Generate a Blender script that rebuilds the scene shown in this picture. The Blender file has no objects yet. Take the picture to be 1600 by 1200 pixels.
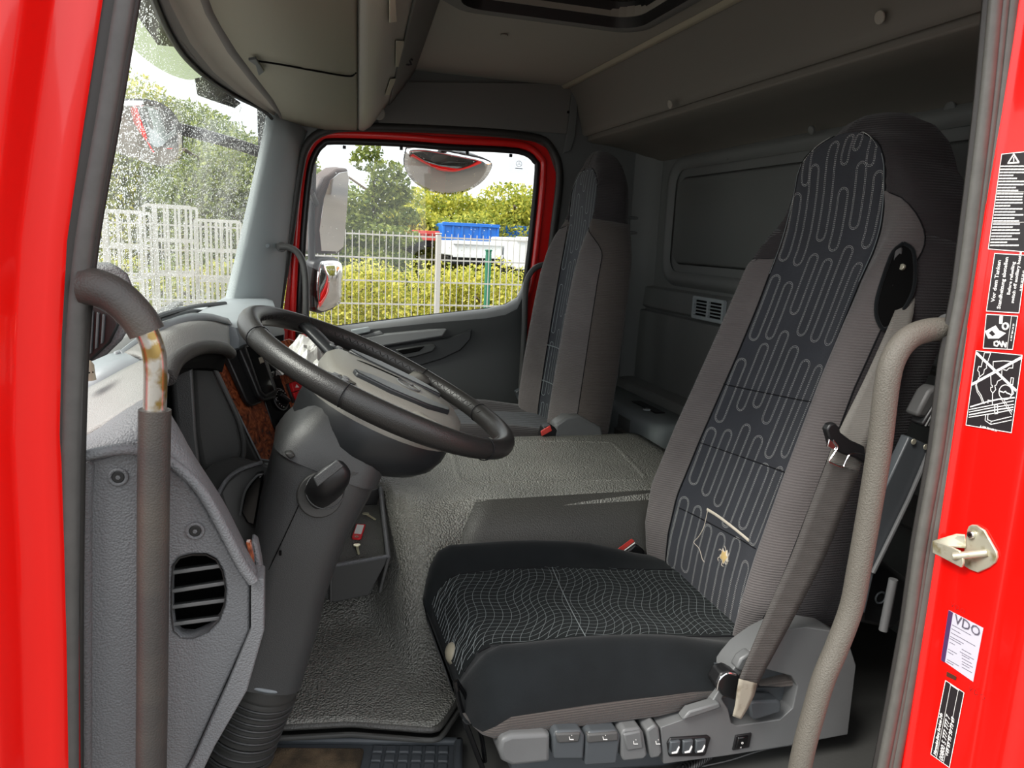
import bpy, bmesh, math, random
import numpy as np
from mathutils import Vector, Matrix
random.seed(7)
RNG = np.random.default_rng(11)
scene = bpy.context.scene
COL = scene.collection

# ------------------------------------------------------------------ camera
# world axes: +X towards the truck's rear, +Y across the cab to the passenger side, +Z up
FPX = 1180.0
_a, _b, _v = 450 - 800, 600 - 360, 600 - 560
_u = (FPX * FPX + _b * _v) / -_a
AX_Y = Vector((_a, _b, -FPX)).normalized()
AX_X = Vector((_u, _v, -FPX)).normalized()
AX_Z = AX_X.cross(AX_Y)
MROT = Matrix((AX_X, AX_Y, AX_Z))
CAM = Vector((0.0, -0.84, 1.2))
cam_data = bpy.data.cameras.new('camera')
cam_data.sensor_width = 36.0
cam_data.lens = FPX / 1600 * 36
cam_data.clip_start = 0.02
cam_data.clip_end = 400
cam = bpy.data.objects.new('camera', cam_data)
cam.matrix_world = Matrix.Translation(CAM) @ MROT.to_4x4()
COL.objects.link(cam)
scene.camera = cam

# ------------------------------------------------------------------ world: bright overcast sky
world = bpy.data.worlds.new('overcast_sky')
scene.world = world
world.use_nodes = True
wn, wl = world.node_tree.nodes, world.node_tree.links
wn.clear()
w_out = wn.new('ShaderNodeOutputWorld')
w_bg = wn.new('ShaderNodeBackground')
w_tc = wn.new('ShaderNodeTexCoord')
w_noise = wn.new('ShaderNodeTexNoise')
w_noise.inputs['Scale'].default_value = 2.2
w_noise.inputs['Detail'].default_value = 4
w_ramp = wn.new('ShaderNodeValToRGB')
w_ramp.color_ramp.elements[0].position = 0.3
w_ramp.color_ramp.elements[0].color = (0.80, 0.87, 0.95, 1)
w_ramp.color_ramp.elements[1].position = 0.65
w_ramp.color_ramp.elements[1].color = (1.0, 1.0, 1.0, 1)
wl.new(w_tc.outputs['Generated'], w_noise.inputs['Vector'])
wl.new(w_noise.outputs['Fac'], w_ramp.inputs['Fac'])
wl.new(w_ramp.outputs['Color'], w_bg.inputs['Color'])
w_bg.inputs['Strength'].default_value = 1.0
wl.new(w_bg.outputs['Background'], w_out.inputs['Surface'])

# a weak, very soft sun behind the clouds
sun_data = bpy.data.lights.new('cloud_sun', 'SUN')
sun_data.energy = 3.2
sun_data.angle = math.radians(30)
sun_data.color = (1.0, 0.97, 0.92)
sun = bpy.data.objects.new('cloud_sun', sun_data)
sun.rotation_euler = Vector((0.66, 0.22, -0.72)).to_track_quat('-Z', 'Y').to_euler()
sun.location = (-8, -3, 9)
COL.objects.link(sun)

vs = scene.view_settings
vs.view_transform = 'Standard'
vs.look = 'None'
vs.exposure = 1.0
vs.gamma = 1.0
vs.use_curve_mapping = False

# ------------------------------------------------------------------ measuring: pixel + depth plane -> point
def V(px, py, ax, val):
    d = MROT @ Vector(((px - 800) / FPX, (600 - py) / FPX, -1.0))
    return CAM + d * ((val - CAM[ax]) / d[ax])
def VP(px, py, p, n):
    d = MROT @ Vector(((px - 800) / FPX, (600 - py) / FPX, -1.0))
    return CAM + d * ((Vector(p) - CAM).dot(Vector(n)) / d.dot(Vector(n)))
def VY(lst, y):
    return [V(a, b, 1, y) for a, b in lst]

# ------------------------------------------------------------------ objects
ORG = {}
def _link(ob, parent, origin):
    COL.objects.link(ob)
    ORG[ob] = Vector(origin)
    if parent is not None:
        ob.parent = parent
        ob.location = Vector(origin) - ORG[parent]
    else:
        ob.location = origin
    return ob
def thing(name, label, cat, loc, group=None, kind=None):
    o = bpy.data.objects.new(name, None)
    o.empty_display_size = 0.05
    tag(o, label, cat, group, kind)
    return _link(o, None, loc)
def tag(o, label=None, cat=None, group=None, kind=None):
    if label: o['label'] = label
    if cat: o['category'] = cat
    if group: o['group'] = group
    if kind: o['kind'] = kind
    return o
def mesh(name, verts, faces, mat, parent=None, smooth=False, fmat=None, bevel=0, seg=2, subsurf=0, origin=None, angle=None):
    vs_ = np.array([tuple(v) for v in verts], dtype=float)
    if origin is None:
        lo, hi = vs_.min(0), vs_.max(0)
        origin = ((lo[0] + hi[0]) / 2, (lo[1] + hi[1]) / 2, lo[2])
    vs_ = vs_ - np.array(tuple(origin))
    me = bpy.data.meshes.new(name)
    me.from_pydata(vs_.tolist(), [], [list(f) for f in faces])
    mats = mat if isinstance(mat, (list, tuple)) else [mat]
    for m in mats: me.materials.append(m)
    if fmat is not None:
        me.polygons.foreach_set('material_index', list(fmat))
    if smooth:
        me.polygons.foreach_set('use_smooth', [True] * len(me.polygons))
    bm = bmesh.new(); bm.from_mesh(me)
    bmesh.ops.recalc_face_normals(bm, faces=bm.faces)
    bm.to_mesh(me); bm.free()
    ob = bpy.data.objects.new(name, me)
    _link(ob, parent, origin)
    if bevel:
        b = ob.modifiers.new('bevel', 'BEVEL'); b.width = bevel; b.segments = seg
        b.limit_method = 'ANGLE'; b.angle_limit = math.radians(40); b.use_clamp_overlap = True
        me.polygons.foreach_set('use_smooth', [True] * len(me.polygons))
        b.harden_normals = False
        me.set_sharp_from_angle(angle=math.radians(50))
    if subsurf:
        s = ob.modifiers.new('sub', 'SUBSURF'); s.levels = subsurf; s.render_levels = subsurf
    if angle:
        me.set_sharp_from_angle(angle=math.radians(angle))
    return ob
def struct(o, label):
    o['kind'] = 'structure'; o['label'] = label
    return o
def prism(name, pts, vec, mat, parent=None, bevel=0.0, seg=2, smooth=False, **k):
    n = len(pts); vec = Vector(vec)
    vs_ = [Vector(p) for p in pts] + [Vector(p) + vec for p in pts]
    fs = [tuple(range(n)), tuple(range(2 * n - 1, n - 1, -1))]
    fs += [(i, (i + 1) % n, n + (i + 1) % n, n + i) for i in range(n)]
    return mesh(name, vs_, fs, mat, parent, bevel=bevel, seg=seg, smooth=smooth, **k)
def holed(name, outer, inner, vec, mat, parent=None, bevel=0.0, seg=2, **k):
    """plate with a hole: outer and inner loops, thickened along vec"""
    from mathutils.geometry import tessellate_polygon
    vec = Vector(vec); outer = [Vector(p) for p in outer]; inner = [Vector(p) for p in inner]
    tris = tessellate_polygon([outer, inner])
    allp = outer + inner; n = len(allp); no = len(outer)
    vs_ = allp + [p + vec for p in allp]
    fs = [tuple(t) for t in tris] + [tuple(i + n for i in t[::-1]) for t in tris]
    fs += [(i, (i + 1) % no, n + (i + 1) % no, n + i) for i in range(no)]
    ni = len(inner)
    fs += [(no + i, no + (i + 1) % ni, n + no + (i + 1) % ni, n + no + i) for i in range(ni)]
    return mesh(name, vs_, fs, mat, parent, bevel=bevel, seg=seg, **k)
def catmull(pts, res=6):
    pts = [Vector(p) for p in pts]
    if len(pts) < 3: return pts
    out = []
    ext = [pts[0] * 2 - pts[1]] + pts + [pts[-1] * 2 - pts[-2]]
    for i in range(1, len(ext) - 2):
        p0, p1, p2, p3 = ext[i - 1:i + 3]
        for k in range(res):
            t = k / res
            out.append(0.5 * ((2 * p1) + (p2 - p0) * t + (2 * p0 - 5 * p1 + 4 * p2 - p3) * t * t + (3 * p1 - p0 - 3 * p2 + p3) * t ** 3))
    out.append(pts[-1])
    return out
def frames(path, up=None):
    fr = []
    prev = None
    for i, p in enumerate(path):
        t = (path[min(i + 1, len(path) - 1)] - path[max(i - 1, 0)]).normalized()
        if prev is None:
            ref = Vector(up) if up else (Vector((0, 0, 1)) if abs(t.z) < 0.9 else Vector((0, 1, 0)))
            nrm = (ref - t * ref.dot(t)).normalized()
        else:
            nrm = (prev - t * prev.dot(t)).normalized()
        prev = nrm
        fr.append((p, nrm, t.cross(nrm)))
    return fr
def sweep(name, path, section, mat, parent=None, smooth=True, cap=True, up=None, closed=False, scale=None, **k):
    """section: list of (a,b) offsets along (normal, binormal)"""
    fr = frames(path, up); n = len(section)
    vs_, fs = [], []
    for i, (p, a, b) in enumerate(fr):
        s = scale(i / max(1, len(fr) - 1)) if scale else 1
        vs_ += [p + a * (x * s) + b * (y * s) for x, y in section]
    m = len(fr)
    for i in range(m if closed else m - 1):
        j = (i + 1) % m
        for q in range(n):
            r = (q + 1) % n
            fs.append((i * n + q, i * n + r, j * n + r, j * n + q))
    if cap and not closed:
        fs.append(tuple(range(n))[::-1]); fs.append(tuple(range((m - 1) * n, m * n)))
    return mesh(name, vs_, fs, mat, parent, smooth=smooth, angle=(None if not smooth else 45), **k)
def circ(r, n=14, ry=None):
    ry = r if ry is None else ry
    return [(r * math.cos(2 * math.pi * i / n), ry * math.sin(2 * math.pi * i / n)) for i in range(n)]
def tube(name, pts, r, mat, parent=None, n=14, res=6, **k):
    path = catmull(pts, res) if res > 1 else [Vector(p) for p in pts]
    return sweep(name, path, circ(r, n), mat, parent, **k)
def loft(name, rings, mat, parent=None, smooth=True, cap=True, **k):
    n = len(rings[0]); vs_ = [p for r in rings for p in r]; fs = []
    for i in range(len(rings) - 1):
        for q in range(n):
            r = (q + 1) % n
            fs.append((i * n + q, i * n + r, (i + 1) * n + r, (i + 1) * n + q))
    if cap:
        fs.append(tuple(range(n))[::-1]); fs.append(tuple(range((len(rings) - 1) * n, len(rings) * n)))
    return mesh(name, vs_, fs, mat, parent, smooth=smooth, **k)
def grid(name, rows, mat, parent=None, smooth=True, thick=0, **k):
    """rows: list of lists of points -> sheet, optionally thickened with a solidify modifier"""
    n = len(rows[0]); vs_ = [p for r in rows for p in r]
    fs = [(i * n + j, i * n + j + 1, (i + 1) * n + j + 1, (i + 1) * n + j) for i in range(len(rows) - 1) for j in range(n - 1)]
    o = mesh(name, vs_, fs, mat, parent, smooth=smooth, **k)
    if thick:
        s = o.modifiers.new('solid', 'SOLIDIFY'); s.thickness = abs(thick); s.offset = -1 if thick > 0 else 1
    return o
def box(name, c, size, mat, parent=None, bevel=0.003, rot=None, seg=2, taper=1.0):
    c = Vector(c); hx, hy, hz = [s / 2 for s in size]
    vs_ = []
    for z in (-hz, hz):
        t = taper if z > 0 else 1.0
        for x, y in ((-hx, -hy), (hx, -hy), (hx, hy), (-hx, hy)):
            p = Vector((x * t, y * t, z))
            if rot is not None: p = rot @ p
            vs_.append(c + p)
    fs = [(3, 2, 1, 0), (4, 5, 6, 7), (0, 1, 5, 4), (1, 2, 6, 5), (2, 3, 7, 6), (3, 0, 4, 7)]
    return mesh(name, vs_, fs, mat, parent, bevel=bevel, seg=seg)
def disc(name, c, nrm, r, depth, mat, parent=None, n=24, bevel=0.0, r2=None):
    nrm = Vector(nrm).normalized(); c = Vector(c)
    a = nrm.orthogonal().normalized(); b = nrm.cross(a)
    r2 = r if r2 is None else r2
    p0 = [c + (a * math.cos(t) + b * math.sin(t)) * r for t in np.linspace(0, 2 * math.pi, n, endpoint=False)]
    p1 = [c + nrm * depth + (a * math.cos(t) + b * math.sin(t)) * r2 for t in np.linspace(0, 2 * math.pi, n, endpoint=False)]
    return loft(name, [p0, p1], mat, parent, smooth=True, bevel=bevel, angle=40)
def ring(name, c, nrm, R, r, mat, parent=None, n=28, m=8):
    nrm = Vector(nrm).normalized(); c = Vector(c)
    a = nrm.orthogonal().normalized(); b = nrm.cross(a)
    path = [c + (a * math.cos(t) + b * math.sin(t)) * R for t in np.linspace(0, 2 * math.pi, n, endpoint=False)]
    vs_, fs = [], []
    for i, p in enumerate(path):
        d = (p - c).normalized()
        for q in range(m):
            t = 2 * math.pi * q / m
            vs_.append(p + d * (r * math.cos(t)) + nrm * (r * math.sin(t)))
    for i in range(n):
        j = (i + 1) % n
        for q in range(m):
            s = (q + 1) % m
            fs.append((i * m + q, j * m + q, j * m + s, i * m + s))
    return mesh(name, vs_, fs, mat, parent, smooth=True)
def text(name, body, origin, xdir, ydir, size, mat, parent=None, extrude=0.0, align='LEFT', shear=0, bold=0.0, spacing=1.0):
    cu = bpy.data.curves.new(name, 'FONT')
    cu.body = body; cu.size = 1.0; cu.align_x = align; cu.shear = shear; cu.offset = bold; cu.space_character = spacing
    cu.resolution_u = 2
    tmp = bpy.data.objects.new('tmp', cu); COL.objects.link(tmp)
    dg = bpy.context.evaluated_depsgraph_get()
    me = bpy.data.meshes.new_from_object(tmp.evaluated_get(dg))
    bpy.data.objects.remove(tmp)
    x, y = Vector(xdir), Vector(ydir)
    n = x.cross(y).normalized() * 0.0006
    for v in me.vertices:
        v.co = Vector(origin) + x * (v.co.x * size) + y * (v.co.y * size) + n
    o0 = Vector(origin)
    for v in me.vertices: v.co -= o0
    me.name = name
    me.materials.clear(); me.materials.append(mat)
    ob = bpy.data.objects.new(name, me)
    return _link(ob, parent, o0)

# ------------------------------------------------------------------ materials
def srgb(r, g, b):
    f = lambda c: (c / 255) / 12.92 if c / 255 <= 0.04045 else ((c / 255 + 0.055) / 1.055) ** 2.4
    return (f(r), f(g), f(b))
def mat(name, col, rough=0.5, metal=0.0, spec=0.5, bump=None, var=None, coat=0.0, sheen=0.0, alpha=None, emit=None, wear=None):
    """bump=(kind, scale, strength[, distance]); var=(scale, amount) brightness mottling; wear=(scale, colour, lo, hi)"""
    m = bpy.data.materials.new(name); m.use_nodes = True
    nt = m.node_tree; N, L = nt.nodes, nt.links
    b = N['Principled BSDF']
    b.inputs['Base Color'].default_value = (*col, 1)
    b.inputs['Roughness'].default_value = rough
    b.inputs['Metallic'].default_value = metal
    b.inputs['Specular IOR Level'].default_value = spec
    b.inputs['Coat Weight'].default_value = coat
    b.inputs['Coat Roughness'].default_value = 0.06
    if sheen:
        b.inputs['Sheen Weight'].default_value = sheen
        b.inputs['Sheen Roughness'].default_value = 0.5
    tc = N.new('ShaderNodeTexCoord')
    src = None
    if var:
        nz = N.new('ShaderNodeTexNoise'); nz.inputs['Scale'].default_value = var[0]; nz.inputs['Detail'].default_value = 4
        L.new(tc.outputs['Object'], nz.inputs['Vector'])
        mr = N.new('ShaderNodeMapRange'); mr.inputs['From Min'].default_value = 0.3; mr.inputs['From Max'].default_value = 0.7
        mr.inputs['To Min'].default_value = 1 - var[1]; mr.inputs['To Max'].default_value = 1 + var[1]
        L.new(nz.outputs['Fac'], mr.inputs['Value'])
        mx = N.new('ShaderNodeMix'); mx.data_type = 'RGBA'; mx.blend_type = 'MULTIPLY'; mx.inputs[0].default_value = 1
        mx.inputs[6].default_value = (*col, 1)
        L.new(mr.outputs['Result'], mx.inputs[7])
        src = mx.outputs[2]
    if wear:
        nz = N.new('ShaderNodeTexNoise'); nz.inputs['Scale'].default_value = wear[0]; nz.inputs['Detail'].default_value = 6
        L.new(tc.outputs['Object'], nz.inputs['Vector'])
        mr = N.new('ShaderNodeMapRange'); mr.inputs['From Min'].default_value = wear[2]; mr.inputs['From Max'].default_value = wear[3]
        L.new(nz.outputs['Fac'], mr.inputs['Value'])
        mx = N.new('ShaderNodeMix'); mx.data_type = 'RGBA'
        mx.inputs[6].default_value = (*col, 1); mx.inputs[7].default_value = (*wear[1], 1)
        if src: L.new(src, mx.inputs[6])
        L.new(mr.outputs['Result'], mx.inputs[0])
        src = mx.outputs[2]
    if src: L.new(src, b.inputs['Base Color'])
    if bump:
        kind, sc, st = bump[:3]
        if kind == 'pebble':
            t = N.new('ShaderNodeTexVoronoi'); t.inputs['Scale'].default_value = sc; t.feature = 'SMOOTH_F1'
            t.inputs['Smoothness'].default_value = 0.4; out = t.outputs['Distance']
            L.new(tc.outputs['Object'], t.inputs['Vector'])
        elif kind == 'noise':
            t = N.new('ShaderNodeTexNoise'); t.inputs['Scale'].default_value = sc; t.inputs['Detail'].default_value = 3; out = t.outputs['Fac']
            L.new(tc.outputs['Object'], t.inputs['Vector'])
        elif kind == 'knit':
            t = N.new('ShaderNodeTexWave'); t.inputs['Scale'].default_value = sc; t.bands_direction = 'Z'; t.inputs['Distortion'].default_value = 1.5
            t.inputs['Detail Scale'].default_value = 6.0; out = t.outputs['Fac']
            L.new(tc.outputs['Object'], t.inputs['Vector'])
        bp = N.new('ShaderNodeBump'); bp.inputs['Strength'].default_value = st
        bp.inputs['Distance'].default_value = bump[3] if len(bump) > 3 else 0.001
        if kind == 'pebble': bp.invert = True
        L.new(out, bp.inputs['Height']); L.new(bp.outputs['Normal'], b.inputs['Normal'])
    if emit:
        b.inputs['Emission Color'].default_value = (*emit[0], 1); b.inputs['Emission Strength'].default_value = emit[1]
    if alpha is not None: b.inputs['Alpha'].default_value = alpha
    return m
def glass_mat(name, tint=(1, 1, 1), gloss=0.06, rough=0.0, film=0.0):
    m = bpy.data.materials.new(name); m.use_nodes = True
    N, L = m.node_tree.nodes, m.node_tree.links; N.clear()
    o = N.new('ShaderNodeOutputMaterial'); mx = N.new('ShaderNodeMixShader')
    t = N.new('ShaderNodeBsdfTransparent'); g = N.new('ShaderNodeBsdfGlossy')
    t.inputs['Color'].default_value = (*tint, 1); g.inputs['Roughness'].default_value = rough
    mx.inputs[0].default_value = gloss
    L.new(t.outputs[0], mx.inputs[1]); L.new(g.outputs[0], mx.inputs[2])
    last = mx
    if film:      # thin wet film that scatters a little light
        tl = N.new('ShaderNodeBsdfTranslucent'); tl.inputs['Color'].default_value = (.9, .92, .9, 1)
        nz = N.new('ShaderNodeTexNoise'); nz.inputs['Scale'].default_value = 9; nz.inputs['Detail'].default_value = 5
        tc = N.new('ShaderNodeTexCoord'); L.new(tc.outputs['Object'], nz.inputs['Vector'])
        mr = N.new('ShaderNodeMapRange'); mr.inputs['From Min'].default_value = .3; mr.inputs['From Max'].default_value = .75
        mr.inputs['To Min'].default_value = film * .3; mr.inputs['To Max'].default_value = film * 1.8
        L.new(nz.outputs['Fac'], mr.inputs['Value'])
        last = N.new('ShaderNodeMixShader'); L.new(mr.outputs['Result'], last.inputs[0])
        L.new(mx.outputs[0], last.inputs[1]); L.new(tl.outputs[0], last.inputs[2])
    L.new(last.outputs[0], o.inputs['Surface'])
    return m

M = {}
M['red'] = mat('red_paint', (0.80, 0.004, 0.002), 0.28, coat=0.6, spec=0.4)
M['red_in'] = mat('red_door_paint', (0.80, 0.012, 0.01), 0.3, coat=0.4)
M['rubber'] = mat('seal_rubber', srgb(82, 81, 77), 0.42, bump=('noise', 220, 0.25), var=(50, 0.10))
M['rubber_l'] = mat('worn_seal_rubber', srgb(80, 78, 76), 0.4, bump=('noise', 220, 0.25), var=(50, 0.10))
M['rubber_dk'] = mat('dark_rubber', srgb(44, 42, 40), 0.5, bump=('noise', 260, 0.2))
M['black'] = mat('black_plastic', srgb(24, 24, 25), 0.4)
M['gloss_black'] = mat('gloss_black', srgb(14, 14, 15), 0.12)
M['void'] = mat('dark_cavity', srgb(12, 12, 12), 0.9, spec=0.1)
M['dash'] = mat('dash_grey_plastic', srgb(102, 103, 105), 0.55, bump=('pebble', 420, 0.5, 0.0018))
M['dash_top'] = mat('dash_top_plastic', srgb(128, 128, 125), 0.5, bump=('pebble', 460, 0.5, 0.0012))
M['dash_light'] = mat('dash_light_plastic', srgb(132, 139, 143), 0.5)
M['dash_dark'] = mat('dash_dark_plastic', srgb(74, 74, 73), 0.5, bump=('noise', 500, 0.2))
M['hood_dark'] = mat('hood_dark_plastic', srgb(44, 42, 41), 0.55, bump=('pebble', 500, 0.6, 0.001))
M['column'] = mat('column_plastic', srgb(58, 59, 59), 0.42, bump=('pebble', 700, 0.35, 0.0008))
M['column_lo'] = mat('column_lower_plastic', srgb(58, 58, 56), 0.5, bump=('noise', 300, 0.15))
M['leather'] = mat('wheel_leather', srgb(38, 37, 36), 0.36, bump=('pebble', 620, 0.35, 0.0008))
M['hub'] = mat('wheel_hub_plastic', srgb(122, 120, 113), 0.45, bump=('pebble', 800, 0.4, 0.0008))
M['hub_dark'] = mat('wheel_back_plastic', srgb(36, 38, 40), 0.38, bump=('noise', 600, 0.1))
M['tunnel'] = mat('floor_cover_vinyl', srgb(124, 123, 117), 0.40, bump=('pebble', 230, 0.9, 0.006), var=(6, 0.12))
M['tunnel_dk'] = mat('floor_cover_rim_and_shade', srgb(66, 65, 62), 0.48, bump=('pebble', 300, 0.5, 0.0015))  # rim vinyl; the dark tone also carries the side fold's painted shade
M['floor'] = mat('floor_rubber', srgb(62, 62, 60), 0.6, bump=('noise', 120, 0.3))
M['mat_rub'] = mat('mat_rubber', srgb(58, 62, 66), 0.5)
M['carpet'] = mat('mat_carpet', srgb(70, 62, 52), 0.95, spec=0.1, bump=('noise', 500, 1.0, 0.004), wear=(14, srgb(126, 108, 86), 0.45, 0.7))
M['insert'] = mat('seat_insert_fabric', srgb(50, 52, 58), 0.85, spec=0.2, bump=('knit', 140, 0.35, 0.0012), sheen=0.15, var=(12, 0.12))
M['bolster'] = mat('seat_bolster_fabric', srgb(98, 93, 92), 0.9, spec=0.15, bump=('knit', 62, 0.55, 0.0016), sheen=0.2, var=(9, 0.10))
M['bolster_lo'] = mat('seat_side_fabric', srgb(86, 80, 76), 0.9, spec=0.15, bump=('knit', 62, 0.55, 0.0016), sheen=0.15)
M['seat_dark'] = mat('seat_dark_fabric', srgb(54, 51, 52), 0.9, spec=0.15, bump=('knit', 62, 0.55, 0.0016), sheen=0.15)
M['velvet'] = mat('cushion_velvet', srgb(21, 24, 26), 0.9, spec=0.15, bump=('noise', 700, 0.4), sheen=0.10, var=(14, 0.2))
M['cush_top'] = mat('cushion_insert', srgb(22, 26, 27), 0.9, spec=0.15, bump=('noise', 700, 0.3), sheen=0.06)
M['thread'] = mat('white_thread', srgb(236, 236, 230), 0.8, spec=0.2)
M['thread_grey'] = mat('grey_thread', srgb(128, 135, 136), 0.8, spec=0.2)
M['seam'] = mat('dark_seam', srgb(30, 30, 32), 0.9, spec=0.1)
M['foam'] = mat('torn_foam', srgb(206, 178, 122), 0.95, bump=('noise', 300, 0.8), spec=0.1)
M['fuzz'] = mat('torn_lining', srgb(212, 202, 186), 0.95, spec=0.1)
M['base'] = mat('seat_base_plastic', srgb(98, 99, 99), 0.42, bump=('noise', 350, 0.12), var=(10, 0.08))
M['base_dk'] = mat('seat_base_dark', srgb(70, 74, 77), 0.4)
M['webbing'] = mat('belt_webbing', srgb(110, 107, 101), 0.6, bump=('knit', 110, 0.5, 0.0012), spec=0.4)
M['webbing_dk'] = mat('belt_webbing_dark', srgb(62, 58, 55), 0.65, bump=('knit', 110, 0.5, 0.0012))
M['worn_sleeve'] = mat('worn_belt_sleeve', srgb(140, 134, 120), 0.8, wear=(40, srgb(110, 100, 84), 0.5, 0.65))
M['sleeve'] = mat('handle_foam_sleeve', srgb(58, 55, 53), 0.5, bump=('pebble', 480, 0.4, 0.0007), wear=(7, srgb(80, 74, 66), 0.45, 0.7))
M['sleeve_r'] = mat('handle_textured_coat', srgb(92, 88, 80), 0.6, bump=('noise', 420, 0.7, 0.002), wear=(700, srgb(82, 78, 71), 0.45, 0.62))
M['steel'] = mat('bare_tube', srgb(190, 188, 180), 0.25, metal=0.75, wear=(34, srgb(150, 126, 74), 0.54, 0.62))
M['chrome'] = mat('chrome', (0.8, 0.8, 0.8), 0.12, metal=1)
M['zinc'] = mat('zinc_plate', srgb(196, 192, 172), 0.38, metal=0.6, wear=(60, srgb(150, 138, 100), 0.5, 0.7))
M['head'] = mat('headliner', srgb(152, 147, 138), 0.85, spec=0.2, bump=('noise', 400, 0.15))
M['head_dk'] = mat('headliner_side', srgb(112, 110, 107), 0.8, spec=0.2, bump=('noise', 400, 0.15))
M['ovh'] = mat('overhead_panel', srgb(132, 129, 115), 0.7, spec=0.25, bump=('noise', 350, 0.1))
M['ovh_face'] = mat('overhead_face', srgb(152, 149, 140), 0.55, bump=('pebble', 520, 0.4, 0.0008))
M['velcro'] = mat('velcro_patch', srgb(196, 192, 172), 0.9)
M['wallback'] = mat('rear_wall_trim', srgb(102, 104, 102), 0.6, bump=('noise', 300, 0.08))
M['wallback2'] = mat('rear_overhead_trim', srgb(108, 104, 97), 0.65)
M['side'] = mat('side_trim', srgb(98, 100, 99), 0.6)
M['pillar'] = mat('pillar_trim', srgb(160, 168, 170), 0.6)
M['strip'] = mat('strip_trim', srgb(158, 151, 132), 0.45)
M['door_pan'] = mat('door_panel', srgb(68, 70, 70), 0.5, bump=('noise', 400, 0.1))
M['door_top'] = mat('door_panel_top', srgb(138, 140, 140), 0.45)
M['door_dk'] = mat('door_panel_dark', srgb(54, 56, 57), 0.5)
M['glass'] = glass_mat('clear_glass', (0.97, 0.98, 0.97), 0.03)
M['wscreen'] = glass_mat('windscreen_glass', (0.93, 0.96, 0.92), 0.08, film=0.06)
M['visor'] = glass_mat('tinted_visor', (0.36, 0.40, 0.25), 0.0)
M['mirror'] = mat('mirror_glass', (0.82, 0.82, 0.82), 0.02, metal=1)
M['sticker'] = mat('black_sticker', srgb(38, 34, 36), 0.35)
M['white'] = mat('white_print', srgb(238, 236, 232), 0.6)
M['label_white'] = mat('white_label', srgb(186, 183, 194), 0.5)
M['print_grey'] = mat('grey_print', srgb(84, 78, 92), 0.6)
M['print_dark'] = mat('dark_print', srgb(70, 10, 12), 0.6)
M['switch_red'] = mat('red_switch', (0.6, 0.01, 0.015), 0.35)
M['buckle_red'] = mat('red_button', srgb(208, 66, 58), 0.4)
M['key_red'] = mat('red_key_tag', srgb(214, 30, 38), 0.35)
M['brass'] = mat('key_metal', srgb(214, 208, 178), 0.3, metal=0.7)
M['clear_film'] = mat('crumpled_film', srgb(190, 190, 186), 0.18, spec=0.8)
M['hatch'] = mat('hatch_glass', srgb(40, 38, 26), 0.25)
def wood_mat():
    m = mat('burl_wood', (0.1, 0.03, 0.01), 0.22, coat=0.6)
    N, L = m.node_tree.nodes, m.node_tree.links
    tc = N.new('ShaderNodeTexCoord'); nz = N.new('ShaderNodeTexNoise')
    nz.inputs['Scale'].default_value = 45; nz.inputs['Detail'].default_value = 8; nz.inputs['Distortion'].default_value = 2.5
    rp = N.new('ShaderNodeValToRGB'); e = rp.color_ramp.elements
    e[0].position = 0.3; e[0].color = (*srgb(56, 22, 12), 1); e[1].position = 0.72; e[1].color = (*srgb(180, 100, 58), 1)
    x = rp.color_ramp.elements.new(0.5); x.color = (*srgb(124, 60, 34), 1)
    L.new(tc.outputs['Object'], nz.inputs['Vector']); L.new(nz.outputs['Fac'], rp.inputs['Fac']); L.new(rp.outputs['Color'], N['Principled BSDF'].inputs['Base Color'])
    return m
M['wood'] = wood_mat()
def clamp(x, a=0.0, b=1.0): return max(a, min(b, x))
def sstep(a, b, x):
    t = clamp((x - a) / (b - a)); return t * t * (3 - 2 * t)
def lerp(a, b, t): return a + (b - a) * t
def interp(x, xs, ys): return float(np.interp(x, xs, ys))
# ================================================================== THE CAB SHELL
YR = 2.10            # passenger side plane
XB = 1.45            # rear wall plane
ZROOF = 1.80
ZF = 0.28
def rounded_rect(x0, x1, y0, y1, r, n=5):
    pts = []
    for cx, cy, a0 in ((x1 - r, y1 - r, 0), (x0 + r, y1 - r, 90), (x0 + r, y0 + r, 180), (x1 - r, y0 + r, 270)):
        for k in range(n + 1):
            a = math.radians(a0 + 90 * k / n)
            pts.append((cx + r * math.cos(a), cy + r * math.sin(a)))
    return pts

floor = struct(mesh('floor', [(-.42, .0, .22), (1.5, .0, .22), (1.5, 2.15, .22), (-.42, 2.15, .22), (-.42, .0, ZF), (1.5, .0, ZF), (1.5, 2.15, ZF), (-.42, 2.15, ZF)],
    [(0, 1, 2, 3), (4, 5, 6, 7), (0, 1, 5, 4), (1, 2, 6, 5), (2, 3, 7, 6), (3, 0, 4, 7)], M['floor']), 'dark rubber cab floor below the driver seat')

# ---- ceiling, with an opening for the roof hatch
hx0, hx1, hy0, hy1 = .42, .90, .62, 1.17
outer = [Vector((-.42, -.04, ZROOF)), Vector((1.5, -.04, ZROOF)), Vector((1.5, 2.14, ZROOF)), Vector((-.42, 2.14, ZROOF))]
inner = [Vector((x, y, ZROOF)) for x, y in rounded_rect(hx0, hx1, hy0, hy1, .07)]
ceiling = struct(holed('ceiling', outer, inner, (0, 0, .05), M['head']), 'grey fabric headliner under the cab roof')
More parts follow.
